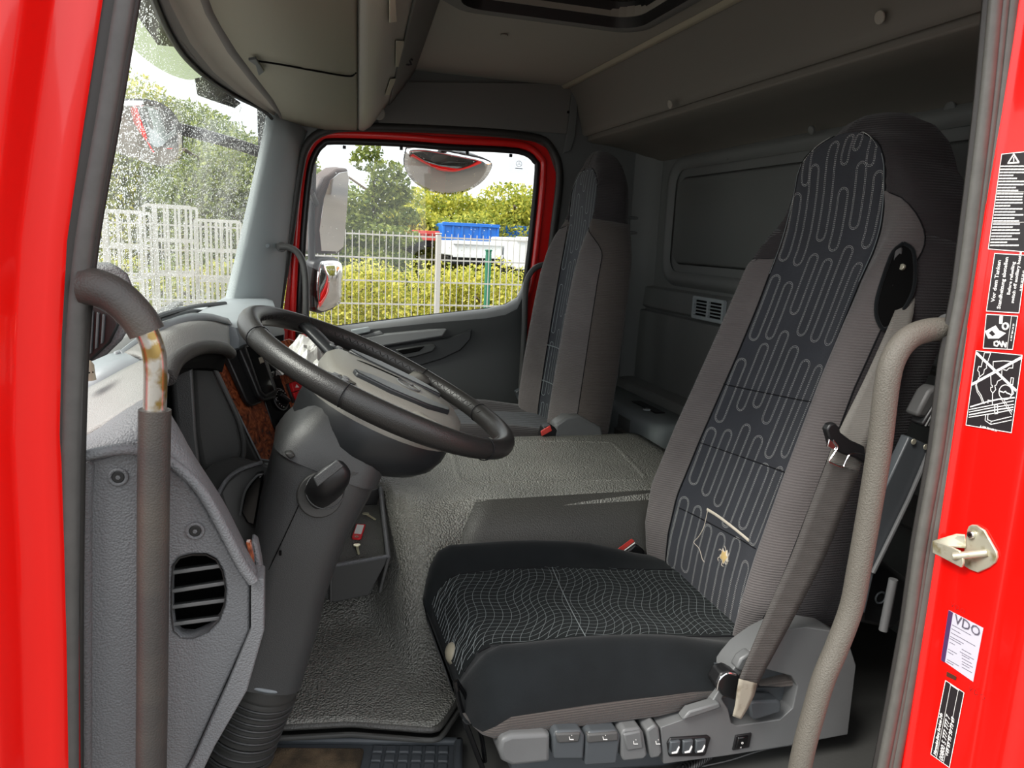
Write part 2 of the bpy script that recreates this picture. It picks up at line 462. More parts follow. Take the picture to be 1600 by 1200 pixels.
# hatch bezel, sloping up from the headliner into the dark hatch panel
hb = thing('roof_hatch', 'dark tinted roof hatch with a soft grey surround in the headliner', 'roof hatch', ((hx0 + hx1) / 2, (hy0 + hy1) / 2, ZROOF - .02))
r0 = [Vector((x, y, ZROOF - .004)) for x, y in rounded_rect(hx0 - .07, hx1 + .06, hy0 - .07, hy1 + .07, .10)]
r1 = [Vector((x, y, ZROOF - .030)) for x, y in rounded_rect(hx0 - .03, hx1 + .03, hy0 - .03, hy1 + .03, .08)]
r2 = [Vector((x, y, ZROOF - .026)) for x, y in rounded_rect(hx0 - .008, hx1 + .008, hy0 - .008, hy1 + .008, .07)]
r3 = [Vector((x, y, ZROOF + .045)) for x, y in rounded_rect(hx0 + .006, hx1 - .006, hy0 + .006, hy1 - .006, .06)]
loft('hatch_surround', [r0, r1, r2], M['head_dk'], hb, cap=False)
loft('hatch_frame', [r2, r3], M['black'], hb, cap=False)
prism('hatch_panel', [p + Vector((0, 0, -.01)) for p in r3], (0, 0, .012), M['hatch'], hb, bevel=.003)
disc('lamp_button', (.62, 1.47, ZROOF - .002), (0, 0, -1), .011, .004, M['head'], ceiling, bevel=.001)

# ---- rear wall
wall_back = struct(prism('wall_back', [Vector((XB, -.04, .22)), Vector((XB, 2.14, .22)), Vector((XB, 2.14, 1.84)), Vector((XB, -.04, 1.84))], (.05, 0, 0), M['wallback']), 'dark grey moulded rear wall of the cab')
def rr_yz(x, y0, y1, z0, z1, r):
    return [Vector((x, a, b)) for a, b in rounded_rect(y0, y1, z0, z1, r)]
PN = (.22, 1.905, 1.09, 1.515)
pa = rr_yz(XB, PN[0] - .035, PN[1] + .035, PN[2] - .035, PN[3] + .035, .10)
pb = rr_yz(XB - .022, PN[0] - .018, PN[1] + .018, PN[2] - .018, PN[3] + .018, .085)
pc = rr_yz(XB - .024, PN[0], PN[1], PN[2], PN[3], .075)
pd = rr_yz(XB - .006, PN[0] + .02, PN[1] - .02, PN[2] + .02, PN[3] - .02, .06)
loft('panel_ridge', [pa, pb, pc, pd], M['wallback'], wall_back, cap=False)
pe = rr_yz(XB - .006, PN[0] + .05, PN[1] - .05, PN[2] + .05, PN[3] - .05, .05)
pf = rr_yz(XB - .020, PN[0] + .062, PN[1] - .062, PN[2] + .062, PN[3] - .062, .045)
loft('panel_inset', [pe, pf], M['wallback'], wall_back, cap=True)
# corner fillet between the rear wall and the passenger side
prism('corner_fillet', [Vector((XB - .09, YR, .3)), Vector((XB - .05, YR - .012, .3)), Vector((XB - .012, YR - .05, .3)), Vector((XB, YR - .09, .3)), Vector((XB + .01, YR + .01, .3))], (0, 0, 1.28), M['wallback'], wall_back, bevel=.006)
# lower wall steps forward below a horizontal seam
stp = [Vector((XB, 0, 1.045)), Vector((XB - .018, 0, 1.035)), Vector((XB - .022, 0, .96)), Vector((XB - .010, 0, .95)), Vector((XB - .010, 0, .945)), Vector((XB - .028, 0, .94)), Vector((XB - .032, 0, .64)), Vector((XB, 0, .63))]
prism('wall_step', stp, (0, YR, 0), M['wallback'], wall_back, bevel=.004)
prism('lower_rail', [Vector((XB - .03, 0, .655)), Vector((XB - .10, 0, .645)), Vector((XB - .11, 0, .60)), Vector((XB - .03, 0, .58))], (0, YR, 0), M['wallback'], wall_back, bevel=.006)
for px, py in ((1118, 468), (1138, 245)):
    disc('screw_cap', V(px, py, 0, XB - .012), (-1, 0, 0), .011, .006, M['side'], wall_back, bevel=.002)
# ventilation grille: frame plus slats
vg = thing('air_vent', 'small pale grey slotted air vent on the rear wall', 'vent', (XB - .03, 1.5, .975))
vy0, vy1 = V(1131, 488, 0, XB - .03).y, V(1082, 488, 0, XB - .03).y
vz0, vz1 = .953, 1.033
fo = [Vector((XB - .022, y, z)) for y, z in rounded_rect(vy0, vy1, vz0, vz1, .008)]
fi = [Vector((XB - .022, y, z)) for y, z in rounded_rect(vy0 + .012, vy1 - .012, vz0 + .010, vz1 - .010, .003)]
holed('frame', fo, fi, (-.012, 0, 0), M['pillar'], vg)
box('backing', (XB - .0225, (vy0 + vy1) / 2, (vz0 + vz1) / 2), (.003, vy1 - vy0 - .004, vz1 - vz0 - .004), M['void'], vg, bevel=0)
for k in range(6):
    z = lerp(vz0 + .010, vz1 - .010, k / 5)
    box('slat', (XB - .028, (vy0 + vy1) / 2, z), (.01, vy1 - vy0 - .02, .004), M['pillar'], vg, bevel=.0008)
box('divider', (XB - .028, (vy0 + vy1) / 2, (vz0 + vz1) / 2), (.011, .012, vz1 - vz0 - .02), M['pillar'], vg, bevel=.001)

# ---- rear overhead: fascia dropping from the roof to a lip, then a soffit back to the rear wall
prof = [(1.035, ZROOF + .01), (1.06, 1.790), (1.085, 1.755), (1.105, 1.70), (1.122, 1.645), (1.126, 1.628), (1.138, 1.618), (1.143, 1.630), (1.150, 1.628), (1.150, 1.605), (1.165, 1.598), (1.25, 1.592), (1.36, 1.575), (XB - .02, 1.553), (XB, 1.54), (XB + .02, ZROOF + .02)]
trim_rear = struct(prism('trim_1', [Vector((x, -.02, z)) for x, z in prof], (0, YR + .02, 0), M['wallback2'], bevel=.004), 'grey overhead fascia and soffit above the rear wall')
prism('pale_strip', [Vector((1.022, -.02, ZROOF - .001)), Vector((1.035, -.02, ZROOF - .012)), Vector((1.048, -.02, ZROOF - .012)), Vector((1.055, -.02, ZROOF - .001))], (0, YR + .01, 0), M['strip'], trim_rear, bevel=.003)
for px, py, x in ((1048, 163, 1.108), (1376, 27, 1.108)):
    disc('screw_cap', V(px, py, 0, x), (-1, 0, -.25), .013, .004, M['head'], trim_rear, bevel=.001)
disc('fixing_hole', V(1486, 170, 0, XB - .012), (-1, 0, 0), .016, .006, M['side'], wall_back, bevel=.002)
disc('fixing_hole', V(1270, 203, 0, 1.40), (-1, 0, -.3), .012, .008, M['wallback'], trim_rear, bevel=.002)

# ---- passenger side wall with its door opening
op_px = [(420, 640), (428, 545), (437, 470), (452, 378), (468, 268), (480, 226), (508, 205), (560, 199), (700, 203), (828, 214), (860, 231), (874, 272), (866, 350), (852, 470), (838, 600), (826, 720)]
opening = VY(op_px, YR)
opening += [Vector((opening[-1].x, YR, .34)), Vector((opening[0].x, YR, .34))]
outer = [Vector((-.10, YR, .22)), Vector((XB + .05, YR, .22)), Vector((XB + .05, YR, ZROOF + .04)), Vector((-.10, YR, ZROOF + .04))]
wall_right = struct(holed('wall_right', outer, opening, (0, .05, 0), M['side']), 'grey passenger side wall around the far door opening')
# upper roof-rail trim and the rear pillar cover with their seam
q = VY([(590, 192), (740, 199), (884, 210), (893, 131), (600, 128)], YR)
prism('roof_rail_trim', q, (0, -.012, 0), M['head_dk'], wall_right, bevel=.003)
q = [V(893, 132, 1, YR), V(884, 212, 1, YR), V(878, 240, 1, YR), V(890, 236, 1, YR), V(897, 212, 1, YR), V(904, 133, 1, YR)]
prism('rear_corner_trim', q, (0, -.014, 0), M['side'], wall_right, bevel=.002)
for z in (1.315, 1.255):
    box('rib_groove', (1.35, YR - .004, z), (.22, .012, .014), M['side'], wall_right, bevel=.005)
disc('plug', V(886, 176, 1, YR), (0, -1, 0), .005, .015, M['void'], wall_right)
# black rubber seal round the opening
sweep('trim_2', catmull([p + Vector((0, -.004, 0)) for p in VY([(a, b) for a, b in op_px], YR)], 4), circ(.013, 10, .016), M['rubber_dk'])
struct(bpy.data.objects['trim_2'], 'black rubber seal round the passenger door opening')

# ---- passenger door: painted frame, black inner gasket, glass, trim panel
gl_px = [(466, 560), (472, 480), (478, 367), (487, 274), (496, 243), (507, 229), (523, 225), (620, 228), (701, 234), (789, 238), (820, 243), (833, 254), (836, 268), (826, 374), (817, 442), (808, 464), (790, 475), (760, 482), (670, 492), (523, 510), (500, 516)]
YD = YR + .035
door = thing('door_1', 'red painted passenger door with a large window and grey trim panel', None, (.45, YD, .34), kind='structure')
gl = VY(gl_px, YD)
dr_out = VY([(432, 640), (436, 560), (445, 470), (457, 378), (472, 268), (483, 232), (510, 209), (560, 204), (700, 208), (829, 211), (865, 226), (879, 270), (869, 350), (848, 470), (836, 600), (826, 720)], YD)
dr_out += [Vector((dr_out[-1].x, YD, .36)), Vector((dr_out[0].x, YD, .36))]
def grow(pts, d):
    c = sum(pts, Vector()) / len(pts); o = []
    n = len(pts)
    for i in range(n):
        t = (pts[(i + 1) % n] - pts[i - 1]); nn = Vector((t.z, 0, -t.x)).normalized()
        if nn.dot(pts[i] - c) < 0: nn = -nn
        o.append(pts[i] + nn * d)
    return o
holed('door_frame', dr_out, grow(gl, .017), (0, .03, 0), M['red_in'], door, bevel=.004)
sweep('frame_roll', catmull([p + Vector((0, -.006, 0)) for p in grow(gl, .034)[:16]], 4), circ(.011, 10, .014), M['red_in'], door)
gk = grow(gl, .009)
sweep('window_gasket', catmull(gk + [gk[0]], 3), circ(.010, 8, .012), M['black'], door)
win_r = prism('window_1', [p + Vector((0, .012, 0)) for p in gl], (0, .004, 0), M['glass'])
struct(win_r, 'clear passenger door window with rain drops')
for px, py in ((538, 227), (627, 229), (730, 236), (798, 240)):
    box('gasket_clip', V(px, py + 3, 1, YD), (.012, .01, .012), M['black'], door, bevel=.001)
# decals in the upper corners of the glass
for x0, x1, y0, y1 in ((795, 835 - 8, 246, 272),):
    q = VY([(x0, y0), (x1, y0 + 2), (x1, y1), (x0, y1 - 2)], YD + .008)
    prism('glass_decal', q, (0, .001, 0), glass_mat('faint_decal', (.8, .8, .8), 0.0), win_r)
c0 = V(811, 256, 1, YD + .007)
ring('decal_emblem', c0, (0, -1, 0), .011, .0007, M['print_grey'], win_r, n=20, m=5)
for k in range(3):
    a = math.radians(90 + 120 * k)
    tube('emblem_spoke', [c0, c0 + Vector((math.cos(a) * .011, 0, math.sin(a) * .011))], .0006, M['print_grey'], win_r, n=5, res=1)
box('decal_wordmark', c0 + Vector((0, 0, -.018)), (.03, .0006, .003), M['print_grey'], win_r, bevel=0)
# trim panel
sill = [(500, 516), (523, 510), (670, 492), (760, 482), (790, 475), (808, 464), (817, 442), (822, 430)]
lowp = [(500, 600), (523, 600), (670, 600), (760, 610), (790, 615), (808, 620), (817, 625), (821, 640)]
rows = []
for k, (yy, t) in enumerate(((YD, 0.0), (YD - .03, .01), (YD - .055, .06), (YD - .06, .12), (YD - .04, .30), (YD - .045, .6), (YD - .06, 1.0))):
    rows.append([V(lerp(a[0], b[0], t), lerp(a[1], b[1], t) , 1, yy) for a, b in zip(sill, lowp)])
for r in range(2):
    rows.append([p + Vector((0, .01, -.16 * (r + 1))) for p in rows[6]])
o = grid('trim_panel', rows, [M['door_pan'], M['door_top']], door, thick=-.01)
npol = len(sill) - 1
o.data.polygons.foreach_set('material_index', [1 if i // npol < 3 else 0 for i in range(len(o.data.polygons))])
yp = YD - .072
prism('arm_bar', VY([(570, 527), (600, 522), (672, 515), (699, 514), (692, 526), (660, 531), (600, 541), (575, 548)], yp), (0, .03, 0), M['door_top'], door, bevel=.006)
prism('upper_arm_bar', VY([(535, 530), (570, 523), (594, 517), (600, 522), (570, 528), (530, 540)], yp), (0, .03, 0), M['door_top'], door, bevel=.004)
prism('window_switch', VY([(548, 516), (576, 511), (580, 515), (578, 519), (552, 524)], yp - .01), (0, .02, 0), M['pillar'], door, bevel=.003)
prism('arm_dark_panel', VY([(560, 550), (600, 543), (700, 528), (738, 514), (736, 530), (720, 548), (690, 562), (650, 574), (600, 588), (560, 596)], yp + .012), (0, .02, 0), M['door_dk'], door, bevel=.006)  # darker recess panel below the arm bars
prism('pull_handle', VY([(618, 546), (650, 541), (676, 537), (683, 541), (676, 550), (650, 558), (628, 562)], yp), (0, .03, 0), M['door_pan'], door, bevel=.006)
prism('pull_recess', VY([(620, 548), (650, 543), (664, 541), (655, 549), (630, 554)], yp - .003), (0, .01, 0), M['void'], door, bevel=.003)
prism('outer_skin', [Vector((-.0, YD + .05, -.35)), Vector((1.0, YD + .05, -.35)), Vector((.98, YD + .06, .86)), Vector((-.02, YD + .06, .82))], (0, .02, 0), M['red'], door, bevel=.01)

# ---- passenger windscreen pillar trim
L_ = [V(430, 178, 1, 1.99), V(424, 215, 1, 1.985), V(405, 300, 1, 1.98), V(386, 385, 1, 1.98), V(364, 475, 1, 1.98), V(350, 530, 1, 1.98)]
Mi = [V(447, 180, 1, 2.02), V(444, 215, 1, 2.02), V(428, 300, 1, 2.02), V(411, 385, 1, 2.02), V(394, 475, 1, 2.02), V(385, 530, 1, 2.02)]
R_ = [V(478, 205, 1, 2.09), V(466, 235, 1, 2.09), V(458, 300, 1, 2.09), V(448, 385, 1, 2.09), V(437, 475, 1, 2.09), V(430, 530, 1, 2.09)]
tp = grid('trim_3', [[a + Vector((-.03, .0, 0)) for a in L_], L_, Mi, R_], M['pillar'], thick=-.008)
struct(tp, 'pale grey windscreen pillar trim beside the passenger door')
disc('screw_cap', V(418, 384, 1, 2.015), (.2, -1, 0), .007, .003, M['dash_light'], tp, bevel=.001)

# ---- windscreen, gently curved
def ws_x(y, z):
    k = ((y - 1.03) / .97) ** 2
    if y < 1.03: k *= .45
    t = (z - .95) / (1.585 - .95)
    return lerp(-.36 + .185 * k, -.235 + .19 * k, t)
ws_y = np.linspace(.03, 2.04, 25)
ws_z = np.linspace(.90, 1.60, 9)
ws_low = lambda y: lerp(1.075, .90, sstep(.14, .50, y))
ws = grid('window_2', [[Vector((ws_x(y, lerp(ws_low(y), 1.60, t)), y, lerp(ws_low(y), 1.60, t))) for y in ws_y] for t in np.linspace(0, 1, 9)], M['wscreen'])
struct(ws, 'rain spattered curved windscreen')
sweep('trim_4', catmull([Vector((ws_x(y, 1.585) + .004, y, 1.585)) for y in np.linspace(.02, 1.9, 9)] + [V(427, 192, 1, 2.0), V(421, 225, 1, 1.985), V(403, 300, 1, 1.98), V(383, 385, 1, 1.98), V(363, 470, 1, 1.98)], 4), circ(.006, 8), M['black'])
struct(bpy.data.objects['trim_4'], 'black windscreen edge gasket')
# header trim bands between the windscreen top and the overhead console
ys = [.02, .4, .7, 1.0, 1.3, 1.6, 1.85, 1.98]
hd = []
for f, dz in ((.0, .005), (.05, .010), (.30, -.004), (.40, .006), (.80, .0), (.86, -.014), (1.0, -.010), (1.02, .04)):
    hd.append([Vector((lerp(ws_x(y, 1.585), -.125 + .11 * sstep(.6, 2.0, y), f), y, 1.585 + dz)) for y in ys])
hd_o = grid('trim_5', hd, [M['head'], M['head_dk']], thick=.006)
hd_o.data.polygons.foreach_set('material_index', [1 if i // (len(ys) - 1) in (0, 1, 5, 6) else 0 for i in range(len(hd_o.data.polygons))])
struct(hd_o, 'grey moulded header strip along the windscreen top')
wall_front = struct(prism('wall_front', [Vector((-.40, -.04, .22)), Vector((-.40, 2.14, .22)), Vector((-.40, 2.14, .93)), Vector((-.40, -.04, .93))], (.03, 0, 0), M['dash_dark']), 'front bulkhead below the windscreen')
grid('front_header', [[Vector((ws_x(y, 1.59) + .002 + dx, y, z)) for y in np.linspace(-.04, 2.12, 19)] for dx, z in ((.006, 1.592), (.012, 1.64), (.04, 1.85))], M['head_dk'], wall_front, thick=.012)
prism('outer_front_panel', [Vector((-.44, -.1, -.4)), Vector((-.44, 2.2, -.4)), Vector((-.43, 2.2, .90)), Vector((-.43, -.1, .90))], (.03, 0, 0), M['red'], wall_front, bevel=.01)
# lower grey cowl between the windscreen base and the dash
grid('windscreen_cowl', [[Vector((ws_x(y, .93) - .05, y, .925)) for y in ws_y[6:]], [Vector((ws_x(y, .95) + .01, y, .945)) for y in ws_y[6:]], [Vector((ws_x(y, .95) + .08, y, .94)) for y in ws_y[6:]]], M['dash_dark'], wall_front, thick=.01)

# ================================================================== DRIVER SIDE BODY (door opening at y = 0)
wall_left = struct(prism('wall_left', [Vector((.985, .0, .2)), Vector((XB + .05, .0, .2)), Vector((XB + .05, .0, ZROOF + .04)), Vector((1.02, .0, ZROOF + .04))], (0, .04, 0), M['side']), 'red painted driver side body round the open door')
prism('roof_rail', [Vector((-.30, -.05, 1.66)), Vector((1.5, -.05, 1.66)), Vector((1.5, -.05, 1.86)), Vector((-.30, -.05, 1.86))], (0, .06, 0), M['red'], wall_left, bevel=.01)
# front pillar: jamb recess + outer skin folds
Epx = [(166, -100), (150, 0), (122, 185), (95, 375), (86, 530), (83, 680), (90, 860), (94, 1000), (97, 1200), (99, 1330)]
Epath = VY(Epx, 0.0)
offs = [(.010, .022), (.003, .010), (0, 0), (-.010, -.004), (-.026, -.010), (-.036, -.022), (-.042, -.045), (-.055, -.060), (-.080, -.066), (-.120, -.069), (-.22, -.06)]
grid('front_pillar', [[p + Vector((dx, dy, 0)) for dx, dy in offs] for p in Epath], M['red'], wall_left, thick=.004)
Sin = VY([(227, -100), (210, 0), (180, 185), (147, 375), (132, 530), (126, 680), (123, 860), (122, 1000), (122, 1200), (122, 1330)], .012)
sA = thing('trim_6', 'grey rubber door seal along the front pillar', None, (Sin[5].x, .012, .3), kind='structure')
def shift(path, dx, dy): return [p + Vector((dx, dy, 0)) for p in path]
sweep('seal_bulb', catmull(shift(Sin, -.010, 0), 4), circ(.0085, 12, .011), M['rubber_l'], sA)
sweep('seal_lip', catmull(shift(Sin, -.022, -.004), 4), circ(.0055, 10, .009), M['rubber_dk'], sA)
sweep('seal_edge', catmull(shift(Sin, -.001, .012), 4), circ(.004, 8), M['rubber_dk'], sA)
# rear pillar: jamb face running outwards (-Y) from the seal
Rpx = [(1592, -60), (1403, 1200)]
Rp = VY(Rpx, 0.0)
Rp = [Rp[0] + (Rp[0] - Rp[1]) * .3] + Rp + [Rp[1] + (Rp[1] - Rp[0]) * .15]
jo = [(.012, .03), (.002, .012), (0, 0), (.001, -.012), (.0045, -.0145), (.005, -.022), (.0055, -.024), (.0055, -.105), (.009, -.112), (.012, -.124), (.010, -.14), (.014, -.16), (.03, -.18), (.10, -.19), (.5, -.19)]
grid('rear_pillar', [[p + Vector((dx, dy, 0)) for dx, dy in jo] for p in Rp], M['red'], wall_left, thick=.004)
Bin = VY([(1556, -100), (1546, 0), (1533, 150), (1516, 300), (1497, 450), (1476, 560), (1459, 700), (1432, 850), (1414, 980), (1392, 1100), (1372, 1200), (1352, 1300)], .005)
Bed = VY([(1597, -100), (1588, 0), (1571, 150), (1551, 300), (1529, 450), (1511, 560), (1487, 700), (1462, 850), (1440, 980), (1420, 1100), (1402, 1200), (1386, 1300)], .0)
sB = thing('trim_7', 'ribbed grey rubber door seal along the rear pillar', None, (Bin[7].x, .005, .3), kind='structure')
def mixp(t, dy): return [a.lerp(b, t) + Vector((0, dy, 0)) for a, b in zip(Bin, Bed)]
sweep('seal_bulb', catmull(mixp(.18, -.002), 4), circ(.0075, 12, .010), M['rubber'], sB)
sweep('seal_rib', catmull(mixp(.52, -.004), 4), circ(.0036, 10, .006), M['rubber'], sB)
sweep('seal_lip', catmull(mixp(.80, -.005), 4), circ(.0050, 10, .008), M['rubber'], sB)
grid('seal_base', [mixp(.0, .012), mixp(1.0, .004)], M['rubber_dk'], sB, thick=.004)
# ================================================================== DASHBOARD
dash = thing('dashboard', 'grey moulded dashboard with driver binnacle and burl wood console', 'dashboard', (-.2, 1.0, ZF))
def W(lst): return [V(a, b, 1, y) for a, b, y in lst]
# passenger half
def psec(y, top, xr):
    return [Vector(p) for p in ((-.37, y, .28), (-.37, y, .92), (-.27, y, top - .03), (-.22, y, top), (xr - .03, y, top), (xr - .006, y, top - .008), (xr, y, top - .03), (xr - .005, y, top - .12), (xr - .05, y, .62), (xr - .13, y, .28))]
loft('passenger_dash', [psec(.735, 1.015, -.095), psec(.80, 1.01, -.06), psec(1.05, .99, -.01), psec(1.5, .975, -.03), psec(2.05, .955, -.05)], M['dash_light'], dash, smooth=True, angle=35)
# driver half: lower body, dark cluster back
loft('driver_dash', [[Vector((x, y, z)) for x, z in ((-.37, .28), (-.37, .92), (-.24, .945), (-.21, .92), (-.205, .72), (-.16, .68), (-.14, .5), (-.2, .28))] for y in (.14, .3, .5, .74)], M['dash_dark'], dash, smooth=False, bevel=.008)
box('cluster_back', (-.185, .43, .885), (.012, .46, .21), M['gloss_black'], dash, bevel=.004)
prism('cluster_fairing', W([(300, 566, .60), (326, 556, .60), (345, 598, .60), (372, 655, .60), (381, 700, .60), (374, 724, .60), (345, 768, .60), (318, 742, .60), (306, 680, .60)]), (-.02, .04, 0), M['dash_dark'], dash, bevel=.008, seg=3)
prism('fairing_cheek', W([(268, 590, .40), (290, 570, .40), (302, 566, .40), (309, 680, .40), (316, 742, .40), (300, 728, .40), (276, 680, .40)]), (-.02, .05, 0), M['column'], dash, bevel=.006, seg=3)
tube('fairing_edge', W([(326, 557, .59), (346, 598, .59), (372, 655, .59), (381, 695, .59), (377, 720, .59), (360, 745, .58), (343, 770, .57)]), .0045, M['dash_dark'], dash, n=8)
# instrument hood
Fp = W([(192, 550, .25), (222, 530, .33), (258, 511, .42), (290, 500, .52), (325, 498, .64), (357, 506, .76)])
Gp = W([(262, 590, .17), (274, 565, .24), (298, 548, .34), (325, 542, .45), (350, 545, .55), (360, 552, .61)])
mid = [(a * .55 + b * .45) + Vector((0, 0, .010)) for a, b in zip(Fp, Gp)]
rws = [catmull(r, 5) for r in (Fp, mid, Gp)]
cols = list(zip(*rws))
grid('hood_top', [catmull(list(c), 4) for c in cols], M['dash_top'], dash, thick=.006)
sweep('hood_roll', catmull(Gp, 6), circ(.011, 12), M['hood_dark'], dash)
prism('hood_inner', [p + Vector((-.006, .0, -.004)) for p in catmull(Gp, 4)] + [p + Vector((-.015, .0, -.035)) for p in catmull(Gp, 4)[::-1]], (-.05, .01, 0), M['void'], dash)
lip = [p + Vector((-.004, 0, 0)) for p in catmull(W([(186, 552, .25), (192, 548, .25), (222, 525, .33), (258, 504, .42), (290, 493, .52), (325, 491, .64), (357, 499, .76)]), 5)]
grid('hood_lip', [[p + Vector((.012, -.004, -.010)) for p in lip], [p + Vector((.004, 0, .002)) for p in lip], lip, [p + Vector((-.006, .004, -.03)) for p in lip]], M['dash_light'], dash, thick=.003)
grid('deck', [[p + Vector((-.004, .004, -.02)) for p in lip], [Vector((max(ws_x(p.y + .1, .95) + .03, p.x - .14), p.y + .08, .965)) for p in lip]], M['dash_dark'], dash, thick=.006)
# shoulder towards the door
grid('hood_side', [W([(140, 566, .24), (170, 553, .245), (194, 549, .25), (226, 553, .26), (258, 556, .27)]), W([(112, 618, .19), (160, 594, .20), (205, 570, .21), (240, 556, .23), (262, 575, .22)])], M['dash_light'], dash, thick=.004)
Qu = [(112, 692, .085), (160, 666, .085), (205, 637, .085), (240, 620, .09), (256, 610, .10)]
Qt = [(112, 618, .19), (160, 594, .20), (205, 570, .21), (240, 558, .22), (262, 582, .18)]
a_, b_ = W(Qu), W(Qt)
m_ = [(p + q) / 2 + Vector((.004, 0, .006)) for p, q in zip(a_, b_)]
grid('shoulder_top', [catmull([p, q, r], 4) for p, q, r in zip(catmull(a_, 4), catmull(m_, 4), catmull(b_, 4))], M['dash_top'], dash, thick=.005)
K = [(112, 714, .04), (160, 703, .04), (205, 698, .04), (250, 708, .04), (290, 735, .04), (320, 768, .04), (352, 825, .04), (378, 875, .04), (397, 903, .04)]
Q = [(112, 694, .08), (160, 668, .08), (205, 639, .08), (240, 622, .09), (264, 642, .10), (295, 700, .11), (342, 772, .12), (368, 822, .11), (398, 885, .08)]
k_, q_ = catmull(W(K), 4), catmull(W(Q), 4)
grid('shoulder', [catmull([a, a * .6 + b * .4 + Vector((.004, -.006, .004)), b, b + Vector((-.02, .02, -.01))], 3) for a, b in zip(k_, q_)], M['dash'], dash, thick=.004)
sweep('panel_bead', [p + Vector((0, -.010, 0)) for p in k_], circ(.0065, 10), M['dash'], dash)
# end panel with a slatted outlet
pan = thing('side_panel', 'grey textured dashboard end panel with slatted outlet and two screws', 'dash panel', (-.16, .05, .5))
ep = [(128, 724), (165, 713), (205, 709), (246, 720), (284, 746), (313, 780), (345, 836), (370, 884), (390, 915), (390, 985), (353, 1068), (300, 1185), (260, 1260), (128, 1260)]
vent = [(270, 884), (280, 871), (300, 866), (322, 866), (338, 874), (348, 892), (353, 920), (351, 946), (342, 970), (325, 988), (302, 998), (282, 997), (271, 986), (268, 960), (268, 920)]
holed('panel', VY(ep, .045), VY(vent, .045), (0, .025, 0), M['dash'], pan, bevel=.005, seg=2)
loft('outlet_rim', [VY(vent, .043), VY([(310 + (x - 310) * .97, 932 + (y - 932) * .97) for x, y in vent], .050), VY([(310 + (x - 310) * .95, 932 + (y - 932) * .96) for x, y in vent], .10)], M['dash_dark'], pan, cap=False)
prism('outlet_back', VY(vent, .10), (0, .004, 0), M['void'], pan)
for x0, y0, x1, y1 in ((268, 892, 346, 881), (268, 921, 352, 908), (268, 946, 352, 935), (268, 973, 343, 963)):
    prism('slat', [V(x0, y0, 1, .052), V(x1, y1, 1, .052), V(x1, y1 + 1, 1, .088) + Vector((0, 0, .004)), V(x0, y0 + 1, 1, .088) + Vector((0, 0, .004))], (0, 0, -.005), M['base'], pan, bevel=.001)
for px, py in ((185, 745), (305, 829)):
    c = V(px, py, 1, .045)
    ring('screw_recess', c + Vector((0, -.001, 0)), (0, -1, 0), .0085, .0022, M['dash'], pan)
    s = disc('screw', c + Vector((0, .001, 0)), (0, -1, 0), .0068, .003, M['black'], pan, bevel=.001)
    disc('screw_socket', c + Vector((0, -.002, 0)), (0, -1, 0), .0026, .001, M['dash'], s, n=6)
inn = [(392, 907), (392, 985), (356, 1070), (302, 1188), (262, 1262)]
out = [(413, 905), (413, 985), (386, 1080), (336, 1166), (290, 1262)]
prism('raised_border', VY([(396, 903)] + out + inn[::-1], .035), (0, .04, 0), M['dash'], pan, bevel=.005, seg=3)
prism('left_return', VY([(118, 722), (138, 716), (146, 730), (142, 800), (142, 1260), (118, 1260)], .038), (0, .03, 0), M['dash'], pan, bevel=.007, seg=3)
# --- centre console in burl wood, angled to the driver
WA, WB, WC = V(325, 548, 1, .68), V(405, 718, 1, .66), V(500, 600, 1, .95)
WN = (WB - WA).cross(WC - WA).normalized()
if WN.dot(CAM - WA) < 0: WN = -WN
def PW(lst, d=0.0): return [VP(a, b, WA, WN) + WN * d for a, b in lst]
wood_poly = [(323, 550), (360, 549), (400, 542), (450, 530), (530, 560), (545, 640), (470, 690), (430, 722), (405, 718)]
prism('console_body', [p - WN * .004 for p in PW(wood_poly)], Vector((-.10, .06, -.02)), M['dash_dark'], dash, bevel=.004)
prism('wood_fascia', PW(wood_poly), WN * .003, M['wood'], dash, bevel=.001)
prism('console_groove', PW([(362, 549), (440, 533), (440, 524), (362, 540)], .002), WN * .004, M['void'], dash)
wood_edge = PW([(323, 550), (405, 718), (432, 722)], .003)
tube('wood_edge', wood_edge, .0018, M['dash_light'], dash, n=6, res=1)
gp = prism('gauge_strip', PW([(392, 553), (415, 550), (428, 566), (436, 596), (446, 622), (456, 655), (462, 690), (446, 706), (424, 668), (410, 628), (404, 600)], .003), WN * .003, M['gloss_black'], dash, bevel=.001)
for px, py in ((410, 576), (432, 626), (441, 672)):
    c = PW([(px, py)], .005)[0]
    kb = disc('rotary_dial', c, WN, .023, .010, M['gloss_black'], dash, bevel=.002, r2=.021)
    ring('dial_ring', c + WN * .006, WN, .0235, .0012, M['base'], kb)
    a = WN.orthogonal().normalized(); b = WN.cross(a)
    for k in range(11):
        t = math.radians(-20 + 22 * k)
        box('dial_mark', c + WN * .0105 + (a * math.cos(t) + b * math.sin(t)) * .0185, (.0012, .0012, .0012), M['white'], kb, bevel=0)
    prism('dial_grip', [c + WN * .010 + a * .004 + b * .016, c + WN * .010 - a * .004 + b * .016, c + WN * .010 - a * .004 - b * .016, c + WN * .010 + a * .004 - b * .016], WN * .010, M['black'], kb, bevel=.002)
prism('square_blank', PW([(434, 566), (448, 561), (462, 582), (458, 584), (441, 587)], .003), WN * .004, M['black'], dash, bevel=.001)
sw = prism('switch_bank', PW([(444, 601), (478, 592), (495, 604), (492, 618), (454, 631)], .003), WN * .006, M['black'], dash, bevel=.001)
prism('hazard_switch', PW([(446, 601), (460, 597), (464, 611), (450, 615)], .008), WN * .008, M['switch_red'], sw, bevel=.001)
